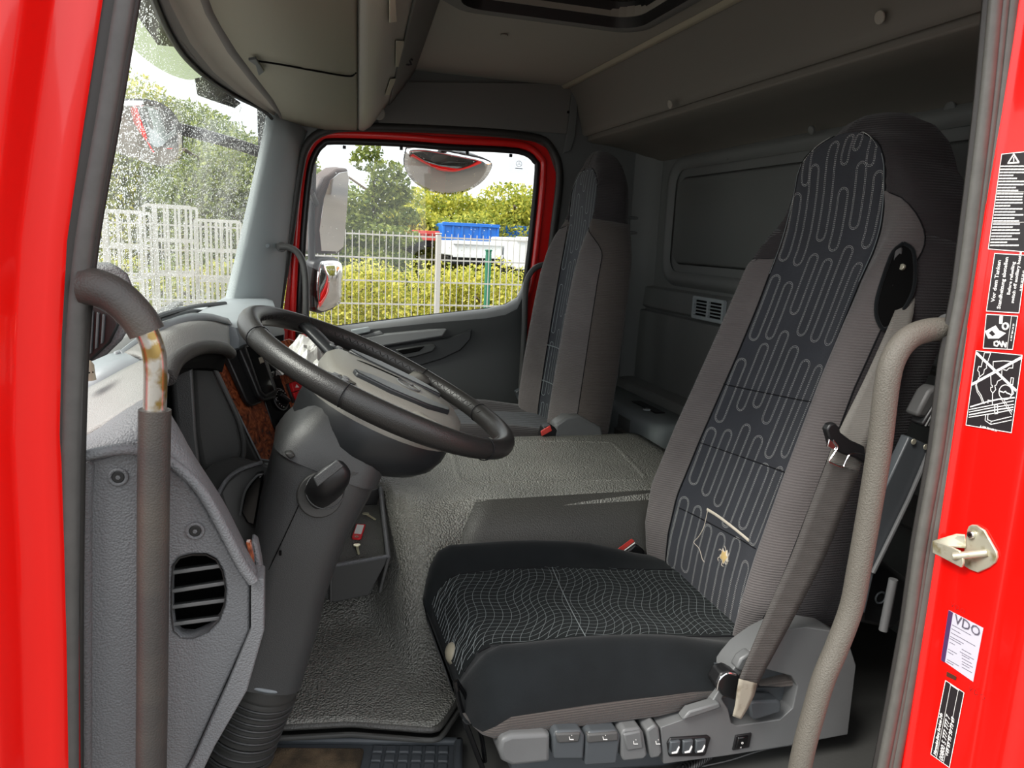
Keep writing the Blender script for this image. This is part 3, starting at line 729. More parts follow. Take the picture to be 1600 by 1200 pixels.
prism('hazard_switch_lower', PW([(451, 616), (464, 612), (468, 624), (457, 629)], .008), WN * .005, M['switch_red'], sw, bevel=.001)
tri = PW([(453, 604), (457, 609), (451, 609)], .0172)
prism('hazard_triangle', tri, WN * .0006, M['white'], sw)
for q in ([(461, 598), (470, 595), (477, 604), (466, 610)], [(471, 595), (480, 593), (488, 601), (478, 604)], [(466, 613), (478, 607), (483, 617), (470, 623)], [(479, 607), (489, 603), (493, 613), (484, 617)]):
    prism('rocker_switch', PW(q, .008), WN * .004, M['dash_dark'], sw, bevel=.001)
for px, py in ((466, 601), (476, 598)):
    ring('switch_icon', PW([(px, py)], .0125)[0], WN, .0025, .0005, M['white'], sw, n=12, m=5)
prism('lower_switch', PW([(460, 642), (476, 637), (480, 650), (464, 658)], .003), WN * .004, M['black'], dash, bevel=.001)
# --- device in a cradle on the console
dv = thing('display_unit', 'black display unit in a cradle on the wood console', 'display', PW([(390, 600)], .02)[0])
prism('cradle', PW([(345, 562), (362, 547), (374, 550), (400, 632), (384, 638), (376, 630)], .004), WN * .012, M['black'], dv, bevel=.003)
prism('housing', PW([(357, 552), (366, 544), (386, 540), (393, 545), (418, 618), (414, 627), (396, 632), (388, 626)], .014), WN * .014, M['black'], dv, bevel=.004, seg=3)
prism('screen', PW([(367, 549), (385, 544), (409, 615), (397, 622), (391, 617)], .0285), WN * .001, M['gloss_black'], dv)
tube('screen_bezel', PW([(365, 549), (386, 542), (412, 616), (397, 625), (389, 618), (365, 549)], .0285), .0022, M['hood_dark'], dv, n=6, res=1)
prism('screen_chip', PW([(385, 566), (391, 564), (394, 573), (388, 575)], .0297), WN * .0005, M['worn_sleeve'], dv)
# --- fairing under the console beside the column
prism('knee_fairing', W([(343, 770, .52), (355, 749, .52), (375, 734, .52), (408, 722, .52), (460, 740, .52), (430, 850, .52), (402, 905, .50), (386, 856, .48), (362, 812, .48)]), (-.05, .05, 0), M['dash_dark'], dash, bevel=.006)
tube('knee_edge', W([(340, 774, .50), (354, 750, .51), (375, 734, .51), (410, 722, .51)]), .004, M['dash'], dash, n=8)
prism('steering_slot', W([(376, 800, .49), (384, 768, .49), (400, 745, .49), (412, 742, .49), (404, 790, .49), (398, 822, .49), (386, 818, .49)]), (0, .03, 0), M['gloss_black'], dash, bevel=.003)
tube('slot_rim', W([(375, 805, .485), (383, 768, .485), (400, 745, .485), (410, 741, .485)]), .002, M['base'], dash, n=6)
prism('wood_chip', W([(384, 848, .07), (392, 847, .07), (397, 870, .07), (398, 895, .07), (392, 880, .07)]), (0, .01, 0), M['wood'], dash, bevel=.001)
prism('hinge_cover', W([(392, 846, .09), (402, 850, .09), (408, 880, .09), (412, 908, .09), (398, 905, .09)]), (0, .03, 0), M['dash'], dash, bevel=.004)
# perforated sensor on the shoulder
sn = V(134, 578, 1, .16)
so = tag(mesh('sunlight_sensor', [sn + Vector((math.cos(a) * r_, math.sin(a) * r_, h)) for r_, h in ((.011, -.012), (.010, -.004), (.0095, .006), (.006, .011), (.001, .0125)) for a in np.linspace(0, 2 * math.pi, 14, endpoint=False)],
    [(i * 14 + j, i * 14 + (j + 1) % 14, (i + 1) * 14 + (j + 1) % 14, (i + 1) * 14 + j) for i in range(4) for j in range(14)], M['strip'], None, smooth=True), 'small cream perforated sensor dome on the dash shoulder', 'sensor')
for i in range(3):
    for j in range(6):
        a = math.radians(200 + j * 26); h = -.002 + i * .004
        disc('perforation', sn + Vector((math.cos(a) * (.0098 - i * .001), math.sin(a) * (.0098 - i * .001), h)), (math.cos(a), math.sin(a), .3), .0009, .0006, M['void'], so, n=8)
# grey housing behind the grab handle
mh = thing('mirror_housing', 'grey plastic housing with dark louvres behind the left grab handle', 'mirror housing', V(175, 560, 1, .36))
prism('housing', W([(124, 428, .36), (145, 413, .36), (180, 413, .36), (200, 428, .36), (209, 450, .36), (211, 482, .36), (206, 508, .36), (192, 532, .36), (165, 558, .36), (124, 584, .36)]), (-.02, .07, .0), M['dash'], mh, bevel=.007, seg=3)
prism('dark_face', W([(130, 470, .352), (152, 478, .352), (178, 492, .352), (186, 506, .352), (172, 536, .352), (130, 575, .352)]), (0, .02, 0), M['black'], mh, bevel=.003)
for k in range(4):
    x = 133 + k * 9
    prism('louvre', W([(x, 482 + k * 3, .347), (x + 4, 484 + k * 3, .347), (x + 1, 560 - k * 8, .347), (x - 3, 562 - k * 8, .347)]), (0, .01, 0), M['base_dk'], mh, bevel=.001)
# crumpled film lying on the far dash
cf_c = V(487, 545, 1, .86)
n_ = 22
rows = []
rr = np.random.default_rng(3)
nz = rr.normal(0, 1, (n_, n_))
for _ in range(2):
    nz = (nz + np.roll(nz, 1, 0) * .6 + np.roll(nz, 1, 1) * .6 + np.roll(nz, -1, 0) * .4) / 2.2
for i in range(n_):
    rows.append([cf_c + Vector((-.075 + .15 * i / (n_ - 1), -.07 + .15 * j / (n_ - 1), -.05 + .075 * math.exp(-((i - 9) ** 2 + (j - 10) ** 2) / 60) + nz[i, j] * .012)) for j in range(n_)])
o = grid('plastic_film', rows, M['clear_film'], None, smooth=False)
tag(o, 'crumpled clear plastic film lying on the dash beyond the wheel', 'plastic film')

# ================================================================== STEERING WHEEL AND COLUMN
SC = Vector((.157, .475, .949)); SN = Vector((.42, -.065, .90)).normalized()
SA = Vector((.907, 0, -.4233)).normalized(); SB = SN.cross(SA).normalized()
def SP(a, b, h=0): return SC + SA * a + SB * b + SN * h
wheel = thing('steering_wheel', 'black leather four spoke steering wheel with grey hub', 'steering wheel', SC)
RW = .243
nr, mr_ = 96, 14
vs_, fs, fm = [], [], []
for i in range(nr):
    t = 2 * math.pi * i / nr
    d = SA * math.cos(t) + SB * math.sin(t)
    rt = .0178 + .0012 * math.cos(4 * t)
    for q in range(mr_):
        u = 2 * math.pi * q / mr_
        vs_.append(SC + d * (RW + rt * .92 * math.cos(u)) + SN * (rt * 1.06 * math.sin(u)))
for i in range(nr):
    j = (i + 1) % nr
    for q in range(mr_):
        s = (q + 1) % mr_
        fs.append((i * mr_ + q, j * mr_ + q, j * mr_ + s, i * mr_ + s))
rim = mesh('rim', vs_, fs, M['leather'], wheel, smooth=True)
for t in (25, 62, 128, 205, 250, 312):
    t = math.radians(t); d = SA * math.cos(t) + SB * math.sin(t)
    ring('rim_seam', SC + d * RW, SA * -math.sin(t) + SB * math.cos(t), .0186, .0009, M['seam'], rim, n=20, m=5)
# stitching along the inner side of the rim (far half is what shows)
vs_, fs = [], []
k = 0
for i in range(150):
    t = math.radians(20 + 320 * i / 150)
    d = SA * math.cos(t) + SB * math.sin(t); tt = SA * -math.sin(t) + SB * math.cos(t)
    p = SC + d * (RW - .0158) + SN * .006
    sgn = 1 if i % 2 else -1
    a = p + tt * .003 + SN * (.004 * sgn); b = p - tt * .003 - SN * (.004 * sgn)
    w = d * -.0012
    vs_ += [a + w, b + w, b + w * 2 + tt * .0012, a + w * 2 + tt * .0012]
    fs.append((k, k + 1, k + 2, k + 3)); k += 4
st = mesh('rim_stitching', vs_, fs, M['hood_dark'], rim)
st['kind'] = 'stuff'
# hub pad
hub_out = [(-.105, -.060), (-.110, .0), (-.105, .060), (-.085, .100), (-.03, .120), (.06, .118), (.13, .090), (.155, .05), (.160, .0), (.155, -.05), (.13, -.090), (.06, -.118), (-.03, -.120), (-.085, -.100)]
def ringp(sc, h, sx=1.0): return catmull([SP(a * sc * sx, b * sc, h) for a, b in hub_out + [hub_out[0]]], 3)[:-1]
loft('hub_pad', [ringp(.96, -.040), ringp(1.0, -.022), ringp(.97, -.006), ringp(.88, .004), ringp(.5, .010), ringp(.1, .011)], M['hub'], wheel)
pk = [(-.06, -.092), (.0, -.104), (.07, -.096), (.115, -.07), (.12, -.045), (.06, -.046), (-.03, -.056), (-.065, -.074)]
for sgn in (1, -1):
    prism('pad_recess', [SP(a, b * sgn, -.002) for a, b in pk], SN * .0150, M['hub_dark'], wheel, bevel=.003)
prism('horn_slot', [SP(a, b, .006) for a, b in ((-.055, .02), (-.02, .030), (.03, .030), (.06, .018), (.03, .020), (-.02, .020))], SN * .006, M['void'], wheel, bevel=.002)
emb = SP(.045, -.002, .0115)
ring('hub_emblem', emb, SN, .022, .0016, M['base'], wheel)
for k in range(3):
    a = math.radians(90 + 120 * k); tube('emblem_spoke', [emb, emb + (SA * -math.sin(a) + SB * math.cos(a)) * .022], .0014, M['base'], wheel, n=6, res=1)
for ang, wd in ((62, .03), (-62, .03), (128, .032), (-128, .032)):
    t = math.radians(ang); d = SA * math.cos(t) + SB * math.sin(t); q = SA * -math.sin(t) + SB * math.cos(t)
    rings = []
    for r_, w_, h_, th in ((.07, wd * 1.5, -.020, .016), (.11, wd * 1.15, -.016, .013), (.16, wd * .95, -.010, .011), (.20, wd * 1.0, -.004, .011), (.238, wd * 1.35, 0, .010)):
        c = SC + d * r_ + SN * h_
        rings.append([c + q * (w_ * math.cos(u) * .5 * 1.2) + SN * (th * math.sin(u)) for u in np.linspace(0, 2 * math.pi, 14, endpoint=False)])
    sp_ = loft('spoke', rings, M['hub'] if abs(ang) < 90 else M['hub_dark'], wheel)
for sgn in (1, -1):
    t = math.radians(125 * sgn); d = SA * math.cos(t) + SB * math.sin(t); q = SA * -math.sin(t) + SB * math.cos(t)
    c = SC + d * .146 + SN * -.006
    kp = prism('button_pad', [c + d * a + q * b for a, b in ((-.03, -.016), (.03, -.018), (.03, .018), (-.03, .016))], SN * .004, M['gloss_black'], wheel, bevel=.003)
    for u, v in ((-.016, 0), (.0, .009), (.0, -.009), (.016, 0)):
        disc('wheel_button', c + d * u + q * v + SN * .003, SN, .0062, .004, M['base'], kp, n=12, bevel=.001)
# cover under the hub, upper rings lighter to put windscreen reflection into the colour
loft('hub_back_cover', [[SP(a, b * s_, h) for a, b in zip([ca + rx * math.cos(u) for u in np.linspace(0, 2 * math.pi, 32, endpoint=False)], [rx * math.sin(u) for u in np.linspace(0, 2 * math.pi, 32, endpoint=False)])]
    for ca, rx, s_, h in ((.02, .115, .95, -.020), (.022, .134, .95, -.034), (.022, .140, .95, -.056), (.020, .140, .95, -.082), (.016, .134, .95, -.106), (.010, .118, .95, -.126), (.004, .09, .95, -.142))], [M['hub'], M['hub_dark']], wheel, fmat=[0] * 64 + [1] * 128 + [0, 1])

col = thing('steering_column', 'dark grey steering column shroud with stalk and ribbed gaiter', 'steering column', V(372, 1190, 1, .42))
def rr_ring(c, ux, uy, hx, hy, r, n=4):
    return [c + ux * a + uy * b for a, b in rounded_rect(-hx, hx, -hy, hy, r, n)]
# upper pod, widening under the wheel
UX, UY, UZ = SA, SB, SN
pod = []
for px, py, y, hw, hd in ((552, 640, .46, .070, .080), (537, 666, .455, .082, .088), (522, 690, .45, .090, .092), (509, 712, .445, .092, .092)):
    pod.append(rr_ring(V(px, py, 1, y), SA, SB, hw, hd, .045))
loft('upper_pod', pod, M['column'], col, smooth=True, angle=50)
body = []
for px, py, y, hw, hd in ((514, 702, .445, .090, .090), (499, 745, .44, .086, .088), (477, 800, .43, .077, .085), (463, 850, .42, .070, .078), (450, 910, .41, .063, .068), (443, 960, .40, .060, .06), (424, 1030, .39, .058, .055), (418, 1052, .388, .058, .055)):
    body.append(rr_ring(V(px, py, 1, y), Vector((.97, 0, -.24)), SB, hw, hd, min(hw, hd) * .62, 5))
loft('shroud', body, M['column'], col, smooth=True, angle=60)
tube('shroud_seam', W([(395, 940, .36), (420, 890, .345), (462, 800, .335), (466, 790, .335)]), .0009, M['void'], col, n=5, res=2)
box('key_slot', V(438, 864, 1, .338), (.004, .004, .008), M['void'], col, bevel=.001)
sc0 = V(500, 775, 1, .345)
disc('stalk_collar', sc0 + Vector((0, .008, 0)), (.15, -1, .15), .037, .008, M['column_lo'], col, bevel=.002)
sk = [sc0, V(503, 772, 1, .33), V(508, 764, 1, .30), V(514, 754, 1, .27), V(519, 746, 1, .245), V(521, 743, 1, .24)]
skw = [(.018, .016), (.024, .020), (.030, .025), (.031, .024), (.027, .020), (.015, .010)]
ua, ub = Vector((.80, .15, .58)).normalized(), Vector((-.58, 0, .80)).normalized()
so_ = loft('stalk', [[p + ua * (a * math.copysign(abs(math.cos(u)) ** .7, math.cos(u))) + ub * (b * math.copysign(abs(math.sin(u)) ** .7, math.sin(u))) for u in np.linspace(0, 2 * math.pi, 20, endpoint=False)] for p, (a, b) in zip(sk, skw)], M['black'], col)
prism('stalk_cap', [sk[4] + ua * a + ub * b + Vector((0, -.004, 0)) for a, b in ((-.024, .004), (.024, .004), (.022, .019), (-.020, .019))], (0, -.004, 0), M['column'], so_, bevel=.002)
ring('stalk_collar_line', sk[2] + Vector((0, -.006, 0)), (sk[3] - sk[2]), .029, .0012, M['column'], so_)
prism('release_lever', W([(444, 709, .35), (456, 706, .35), (462, 714, .35), (452, 718, .35)]), (0, .02, 0), M['column_lo'], col, bevel=.003)
# gaiter
gr = [V(417, 1053, 1, .39), V(409, 1080, 1, .39), V(398, 1105, 1, .39), V(388, 1130, 1, .39), V(376, 1165, 1, .39), V(368, 1200, 1, .39)]
path = catmull(gr, 8)
ringsl = []
for i, p in enumerate(path):
    t = i / (len(path) - 1)
    w = .056 + (.0 if t < .16 or t > .85 else .0035 * math.cos(i * math.pi))
    ringsl.append([p + Vector((.95, 0, -.30)) * (w * math.cos(u)) + Vector((0, 1, 0)) * (w * math.sin(u)) for u in np.linspace(0, 2 * math.pi, 28, endpoint=False)])
loft('gaiter', ringsl, M['column_lo'], col)
ring('gaiter_clip', path[0] + Vector((0, 0, .004)), Vector((.30, 0, .95)), .0565, .0032, M['dash_light'], col, n=40)
for i in range(9, len(path) - 6, 3):
    ring('gaiter_fold', path[i], Vector((.30, 0, .95)), .0575, .0022, M['column'], col, n=36, m=6)
# ================================================================== ENGINE TUNNEL / FLOOR COVER
def y_edge(x): return interp(x, [-.4, -.05, .10, .25, .30, .36, 1.2], [.46, .445, .425, .372, .44, .56, .58])
def tz(x, y):
    soft = sstep(.44, .30, x)                       # 1 in front of the seat, 0 beside it
    dip = sstep(.26, .17, x)
    y0 = lerp(lerp(.70, .50, soft), .74, dip); y1 = lerp(lerp(.81, .86, soft), 1.22, dip)
    t = clamp((y - y0) / (y1 - y0))
    prof_hard = t
    prof_soft = t * t * (3 - 2 * t)
    up = lerp(prof_hard, prof_soft, soft)
    top = .585 - .05 * sstep(.2, -.2, x)
    z = .316 + (top - .316) * up
    z = lerp(z, .316, sstep(1.36, 1.52, y))
    return z
xs = np.concatenate([np.linspace(-.34, .5, 40), np.linspace(.52, 1.10, 18)])
ts = np.concatenate([np.linspace(0, .45, 40), np.linspace(.47, 1, 22)])
rows = []
for x in xs:
    ye = y_edge(x)
    rows.append([Vector((x, lerp(ye, 1.85, t), tz(x, lerp(ye, 1.85, t)))) for t in ts])
tun = thing('engine_tunnel', 'worn grey vinyl engine tunnel cover between the seats', 'engine cover', (.4, 1.1, ZF))
grid('vinyl_cover', rows, M['tunnel'], tun, thick=.01)
mesh('rear_face', [(1.10, .66, .28), (1.10, 1.5, .28), (1.10, 1.5, .58), (1.10, .66, .58), (1.08, .66, .28), (1.08, 1.5, .28), (1.08, 1.5, .58), (1.08, .66, .58)], [(0, 1, 2, 3), (4, 5, 6, 7), (0, 1, 5, 4), (2, 3, 7, 6), (0, 3, 7, 4), (1, 2, 6, 5)], M['tunnel_dk'], tun)
edge = [Vector((x, y_edge(x), .318)) for x in np.linspace(-.3, .33, 26)]
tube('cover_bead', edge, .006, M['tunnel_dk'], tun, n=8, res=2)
edge2 = [Vector((x, y_edge(x) - .016, .308)) for x in np.linspace(-.3, .33, 26)]
tube('cover_welt', edge2, .005, M['floor'], tun, n=8, res=2)
tr = [V(719, 757, 2, .590), V(862, 757, 2, .590), V(1012, 752, 2, .590), V(985, 722, 2, .590), V(957, 693, 2, .590), V(840, 690, 2, .590), V(700, 689, 2, .590), V(706, 722, 2, .590)]
def rnd_path(pts, f=.12, n=5):
    out = []
    m = len(pts)
    for i in range(m):
        p, a, b = pts[i], pts[i - 1], pts[(i + 1) % m]
        q0, q1 = p.lerp(a, min(.4, .035 / (a - p).length)), p.lerp(b, min(.4, .035 / (b - p).length))
        for k in range(n + 1):
            t = k / n
            out.append(q0.lerp(p, t).lerp(p.lerp(q1, t), t))
    return out
trp = rnd_path([tr[0], tr[2], tr[4], tr[6]])
sweep('tray_rim', trp + [trp[0]], [(.007, -.006), (.007, .006), (.003, .011), (-.006, .013), (-.006, -.013), (.003, -.011)], M['tunnel'], tun, up=(0, 0, 1), cap=False)
# side fold by the driver seat, its shade put into darker vinyl
grid('shaded_side_fold', [[Vector((x, .838, .592)) for x in np.linspace(.43, 1.08, 14)], [Vector((x, .810, .594)) for x in np.linspace(.42, 1.08, 14)], [Vector((x, .765, .535)) for x in np.linspace(.38, 1.08, 14)], [Vector((x, .715, .455)) for x in np.linspace(.345, 1.08, 14)], [Vector((x, .68, .36)) for x in np.linspace(.335, 1.08, 14)]], M['tunnel_dk'], tun, thick=.006)

# ================================================================== FLOOR MAT
fm_ = thing('floor_mat', 'dark rubber floor mat with brown carpet insert by the column base', 'floor mat', (.1, .26, ZF))
box('mat_base', (.07, .255, ZF + .006), (.40, .26, .012), M['mat_rub'], fm_, bevel=.004)
box('carpet_insert', (-.002, .245, ZF + .014), (.192, .22, .012), M['carpet'], fm_, bevel=.004)
box('rim_front', (.07, .378, ZF + .016), (.40, .014, .014), M['mat_rub'], fm_, bevel=.005)
box('rim_side', (.262, .255, ZF + .016), (.016, .26, .014), M['mat_rub'], fm_, bevel=.005)
tile_me = None
for i in range(6):
    for j in range(7):
        c = Vector((.118 + i * .0235, .365 - j * .0235 - .006, ZF + .012))
        if tile_me is None:
            t0 = box('rubber_block', c, (.0205, .0205, .008), M['mat_rub'], fm_, bevel=.002, taper=.85)
            tile_me = t0.data
            t0_loc = c
        else:
            o = t0.copy(); COL.objects.link(o); o.parent = fm_
            o.location = t0.location + (c - t0_loc)

fm_.rotation_euler = (0, 0, -.236)
fm_.location = (.105, .285, ZF)
# ================================================================== STORAGE BIN WITH KEYS
bn = thing('storage_bin', 'open grey storage pocket on the tunnel beside the steering column', 'storage bin', V(560, 935, 1, .72))
b0, b1, b2, b3 = V(520, 884, 1, .72), V(606, 869, 1, .72), V(594, 762, 1, .95), V(520, 790, 1, .95)
zf = .458
front = [V(505, 934, 1, .735), V(522, 942, 1, .735), V(577, 930, 1, .735), V(601, 884, 1, .722), b1, b0, V(512, 900, 1, .724)]
prism('front_wall', front, (0, .008, 0), M['dash_dark'], bn, bevel=.003)
prism('right_wall', [b1, b2, b2 + Vector((-.012, 0, -.11)), b1 + Vector((-.02, 0, -.085))], (.007, 0, 0), M['dash_dark'], bn, bevel=.002)
prism('left_wall', [b0, b3, b3 + Vector((0, 0, -.11)), b0 + Vector((0, 0, -.085))], (-.007, 0, 0), M['dash_dark'], bn, bevel=.002)
prism('back_wall', [b3, b2, b2 + Vector((-.012, 0, -.11)), b3 + Vector((0, 0, -.11))], (0, .007, 0), M['black'], bn, bevel=.002)
zfr, zbk = b1.z - .014, V(560, 790, 1, .945).z
BSL = (zbk - zfr) / (.945 - .726)
BN = Vector((0, -BSL, 1)).normalized(); BP = Vector((b1.x, .726, zfr))
prism('bin_floor', [Vector((b0.x, .726, zfr)), Vector((b1.x - .004, .726, zfr)), Vector((b2.x - .003, .945, zbk)), Vector((b3.x, .945, zbk))], (0, 0, -.006), mat('bin_mesh_mat', srgb(92, 92, 88), .7, bump=('pebble', 500, .8, .002)), bn)
tube('bin_rim', [b0, b1, b2], .005, M['dash'], bn, n=8, res=1)
kc = VP(560, 834, BP, BN) + BN * .002
kt = thing('key_tag', 'red plastic key tag with white paper label in the storage pocket', 'key tag', kc)
kd = Vector((.28, .96, .96 * BSL)).normalized(); kq = kd.cross(BN).normalized()
tagp = [(-.028, -.008), (-.024, -.011), (.030, -.011), (.032, .011), (-.024, .011), (-.028, .008)]
prism('tag_body', [kc + kd * a + kq * b for a, b in tagp], (0, 0, .004), M['key_red'], kt, bevel=.0015)
prism('paper_label', [kc + kd * a + kq * b + Vector((0, 0, .0042)) for a, b in ((-.010, -.008), (.026, -.008), (.026, .008), (-.010, .008))], (0, 0, .0004), M['white'], kt)
ring('tag_hole', kc + kd * -.021 + Vector((0, 0, .0042)), (0, 0, 1), .0034, .0009, M['zinc'], kt, n=16)
for (px, py, ang, lab) in ((558, 856, 65, 'pale metal key lying below the red key tag'), (574, 806, 100, 'thin metal key half hidden above the red tag')):
    c = VP(px, py, BP, BN) + BN * .002; a_ = math.radians(ang)
    d = Vector((math.cos(a_ + 3.6), math.sin(a_ + 3.6), math.sin(a_ + 3.6) * BSL)).normalized(); q = BN.cross(d)
    k_ = thing('door_key', lab, 'key', c, 'keys in the storage pocket')
    prism('blade', [c + d * u + q * v for u, v in ((0, -.003), (.012, -.003), (.014, -.0018), (.017, -.003), (.020, -.0018), (.024, -.003), (.030, 0), (.028, .003), (0, .003))], (0, 0, .002), M['brass'], k_, bevel=.0004)
    disc('bow', c - d * .006, (0, 0, 1), .008, .0022, M['brass'], k_, n=16, bevel=.0005)

# ================================================================== SEATS
class Seat:
    def __init__(s, O, U, wl, wr, wi, hs, bo, lum):
        s.O = Vector(O); s.U = Vector(U).normalized(); s.N = Vector((-s.U.z, 0, s.U.x)); s.Y = Vector((0, 1, 0))
        s.hs, s.wl, s.wr, s.wi, s.bo, s.lum = hs, wl, wr, wi, bo, lum
        s.rt = .094
    def w(s, h, side): return interp(h, s.hs, s.wl if side > 0 else s.wr)
    def ins(s, h):
        v = interp(h, s.hs, s.wi)
        if h > .90: v = min(v, interp(.90, s.hs, s.wi)) if s.rt is None else interp(.90, s.hs, s.wi) * math.sqrt(max(.0004, 1 - ((h - .90) / s.rt) ** 2))
        return v
    def depth(s, y, h):
        w = s.w(h, 1 if y > 0 else -1); wi = min(s.ins(h), w * .96); b = interp(h, s.hs, s.bo); lum = interp(h, s.hs, s.lum)
        a = abs(y)
        edge = sstep(1.0, .93, h / s.hs[-1]) 
        if a <= wi: return lum - .004 + .012 * (a / wi) ** 4 * (b / .05)
        t = clamp((a - wi) / max(1e-4, w - wi))
        return lum * (1 - t) + .008 * (b / .05) * (1 - t) + b * sstep(0, .5, t) - .075 * max(0, (t - .45) / .55) ** 2.2
    def S(s, y, h, lift=0.0):
        top = s.hs[-1]
        f = clamp((h - (top - .13)) / .13, 0, .985); g = math.sqrt(1 - f * f); c = -.02 * sstep(.7, .9, h / top)
        d = s.depth(y, h)
        return s.O + s.U * h + s.Y * y + s.N * (c + (d - c) * g + lift)
    def nrm(s, y, h):
        e = .004
        a = s.S(y + e, h) - s.S(y - e, h); b = s.S(y, h + e) - s.S(y, h - e)
        n = a.cross(b).normalized()
        return n if n.dot(s.N) > 0 else -n
    def body(s, name, h0, h1, mats, parent, brown, nh=40, thick=.12):
        rings = []; fm = []
        H = list(np.linspace(h0, h1, nh)); nf, nb = 44, 14
        for h in H:
            wl_, wr_ = s.w(h, 1), s.w(h, -1)
            top = s.hs[-1]
            tk = thick * (1 - .55 * sstep(.80 * top, top, h))
            r = [s.S(lerp(wl_, -wr_, i / (nf - 1)), h) for i in range(nf)]
            f = clamp((h - (top - .13)) / .13, 0, .985); g = math.sqrt(1 - f * f); c = -.02 * sstep(.7, .9, h / top)
            hd_ = sstep(.76, .90, h / top)
            for i in range(nb):
                t = i / (nb - 1)
                y = lerp(-wr_, wl_, t) * (1 - .0)
                e_ = -.075 * (1 - hd_) + hd_ * (interp(h, s.hs, s.lum) * 0 + interp(h, s.hs, s.bo) - .078)
                dd = e_ - tk * math.sin(math.pi * (t * .94 + .03)) ** .5
                r.append(s.O + s.U * h + s.Y * y + s.N * (c + (dd - c) * g))
            rings.append(r)
        n = nf + nb
        for i in range(nh - 1):
            hm = (H[i] + H[i + 1]) / 2
            for q in range(n):
                if q < nf - 1:
                    y = lerp(s.w(hm, 1), -s.w(hm, -1), (q + .5) / (nf - 1))
                    fm.append(0 if brown(y, hm) else 1)
                else: fm.append(1)
        fm += [1, 1]
        return loft(name, rings, mats, parent, fmat=fm)
    def patch(s, name, h0, h1, mat_, parent, lift=.003, ny=21, nh=80, f=1.0):
        rows = [[s.S(lerp(-1, 1, j / (ny - 1)) * min(s.ins(h), s.w(h, 1) * .96) * f, h, lift if 0 < j < ny - 1 else 0) for j in range(ny)] for h in np.linspace(h0, h1, nh)]
        return grid(name, rows, mat_, parent)
    def ribbon(s, pts, w, lift, vs_, fs, dash=None):
        """pts: (y,h) polyline; appended as flat dashes on the surface"""
        P = [s.S(y, h) + s.nrm(y, h) * lift for y, h in pts]
        for i in range(len(P) - 1):
            a, b = P[i], P[i + 1]
            t = (b - a)
            if t.length < 1e-6: continue
            q = s.nrm(*pts[i]).cross(t).normalized() * w
            k = len(vs_)
            vs_ += [a - q, a + q, b + q, b - q]; fs.append((k, k + 1, k + 2, k + 3))
def loop_path(y0, h0, h1, w, off, skew=0.0, n=7):
    r = w / 2 + off; cyc = []
    for k in range(n + 1):
        a = math.pi * k / n
        cyc.append((y0 + skew + r * math.cos(a) * .98, h1 - w / 2 + r * math.sin(a) * .9))
    for k in range(n + 1):
        a = math.pi + math.pi * k / n
        cyc.append((y0 + r * math.cos(a) * .98, h0 + w / 2 + r * math.sin(a) * .9))
    cyc.append(cyc[0])
    return cyc
def dashes(path, step, duty):
    """split a polyline into dash segments"""
    out = []; acc = 0.0
    for (a, b) in zip(path[:-1], path[1:]):
        L = math.hypot(b[0] - a[0], b[1] - a[1]); t = 0.0
        n = max(1, int(round(L / step)))
        for k in range(n):
            u0, u1 = k / n, (k + duty) / n
            out.append(((lerp(a[0], b[0], u0), lerp(a[1], b[1], u0)), (lerp(a[0], b[0], u1), lerp(a[1], b[1], u1))))
    return out
def stitch_loops(seat, parent, h_lo, h_hi, ncol, rnd, step, w, mat_, lens, two=True, lw=.0006, duty=.55):
    vs_, fs = [], []
    for c in range(ncol):
        h = h_lo - rnd.random() * lens[1]
        while h < h_hi:
            ln = rnd.uniform(*lens)
            ha, hb_ = max(h, h_lo), min(h + ln, h_hi)
            if hb_ - ha > .03:
                wi = seat.ins((ha + hb_) / 2)
                y0 = lerp(-wi, wi, (c + .5) / ncol) 
                ww = 2 * wi / ncol * .50
                lim = lambda p: (clamp(p[0], -seat.ins(clamp(p[1], 0, 9)) * .97, seat.ins(clamp(p[1], 0, 9)) * .97), p[1])
                for off in ((.0, .0034) if two else (0.0,)):
                    for a, b in dashes(loop_path(y0, ha, hb_, ww, off), step, duty):
                        a, b = lim(a), lim(b)
                        seat.ribbon([a, b], lw, .0042, vs_, fs)
            h += ln + rnd.uniform(.012, .05)
    o = mesh('loop_stitching', vs_, fs, mat_, parent); o['kind'] = 'stuff'
    return o
def seam_line(seat, parent, pts, r, mat_, lift=.002, n=6):
    return tube('seam', [seat.S(y, h, lift) for y, h in pts], r, mat_, parent, n=n, res=2)

# ---------------------------------------------------------------- driver seat
hs = [-.04, .0, .06, .15, .30, .50, .62, .70, .76, .80, .84, .88, .95, 1.0, 1.03, 1.05]
wl = [.20, .235, .265, .285, .268, .240, .230, .225, .205, .180, .166, .160, .150, .130, .105, .06]
wr = [.20, .220, .245, .258, .258, .250, .255, .262, .265, .264, .258, .235, .165, .142, .112, .06]
wi = [.150, .155, .16, .162, .155, .145, .142, .143, .146, .146, .142, .136, .122, .045, .02, .01]
bo = [.03, .04, .05, .055, .055, .050, .045, .040, .030, .018, .010, .006, .004, .003, .002, .0]
lu = [.0, .01, .02, .028, .022, .010, .004, .002, .0, .004, .012, .022, .044, .056, .060, .060]
DS = Seat((.865, .503, .475), (.262, 0, .965), wl, wr, wi, hs, bo, lu)
seat = thing('driver_seat', 'dark patterned driver seat with torn backrest and control keys on its base', 'seat', (.6, .48, ZF))
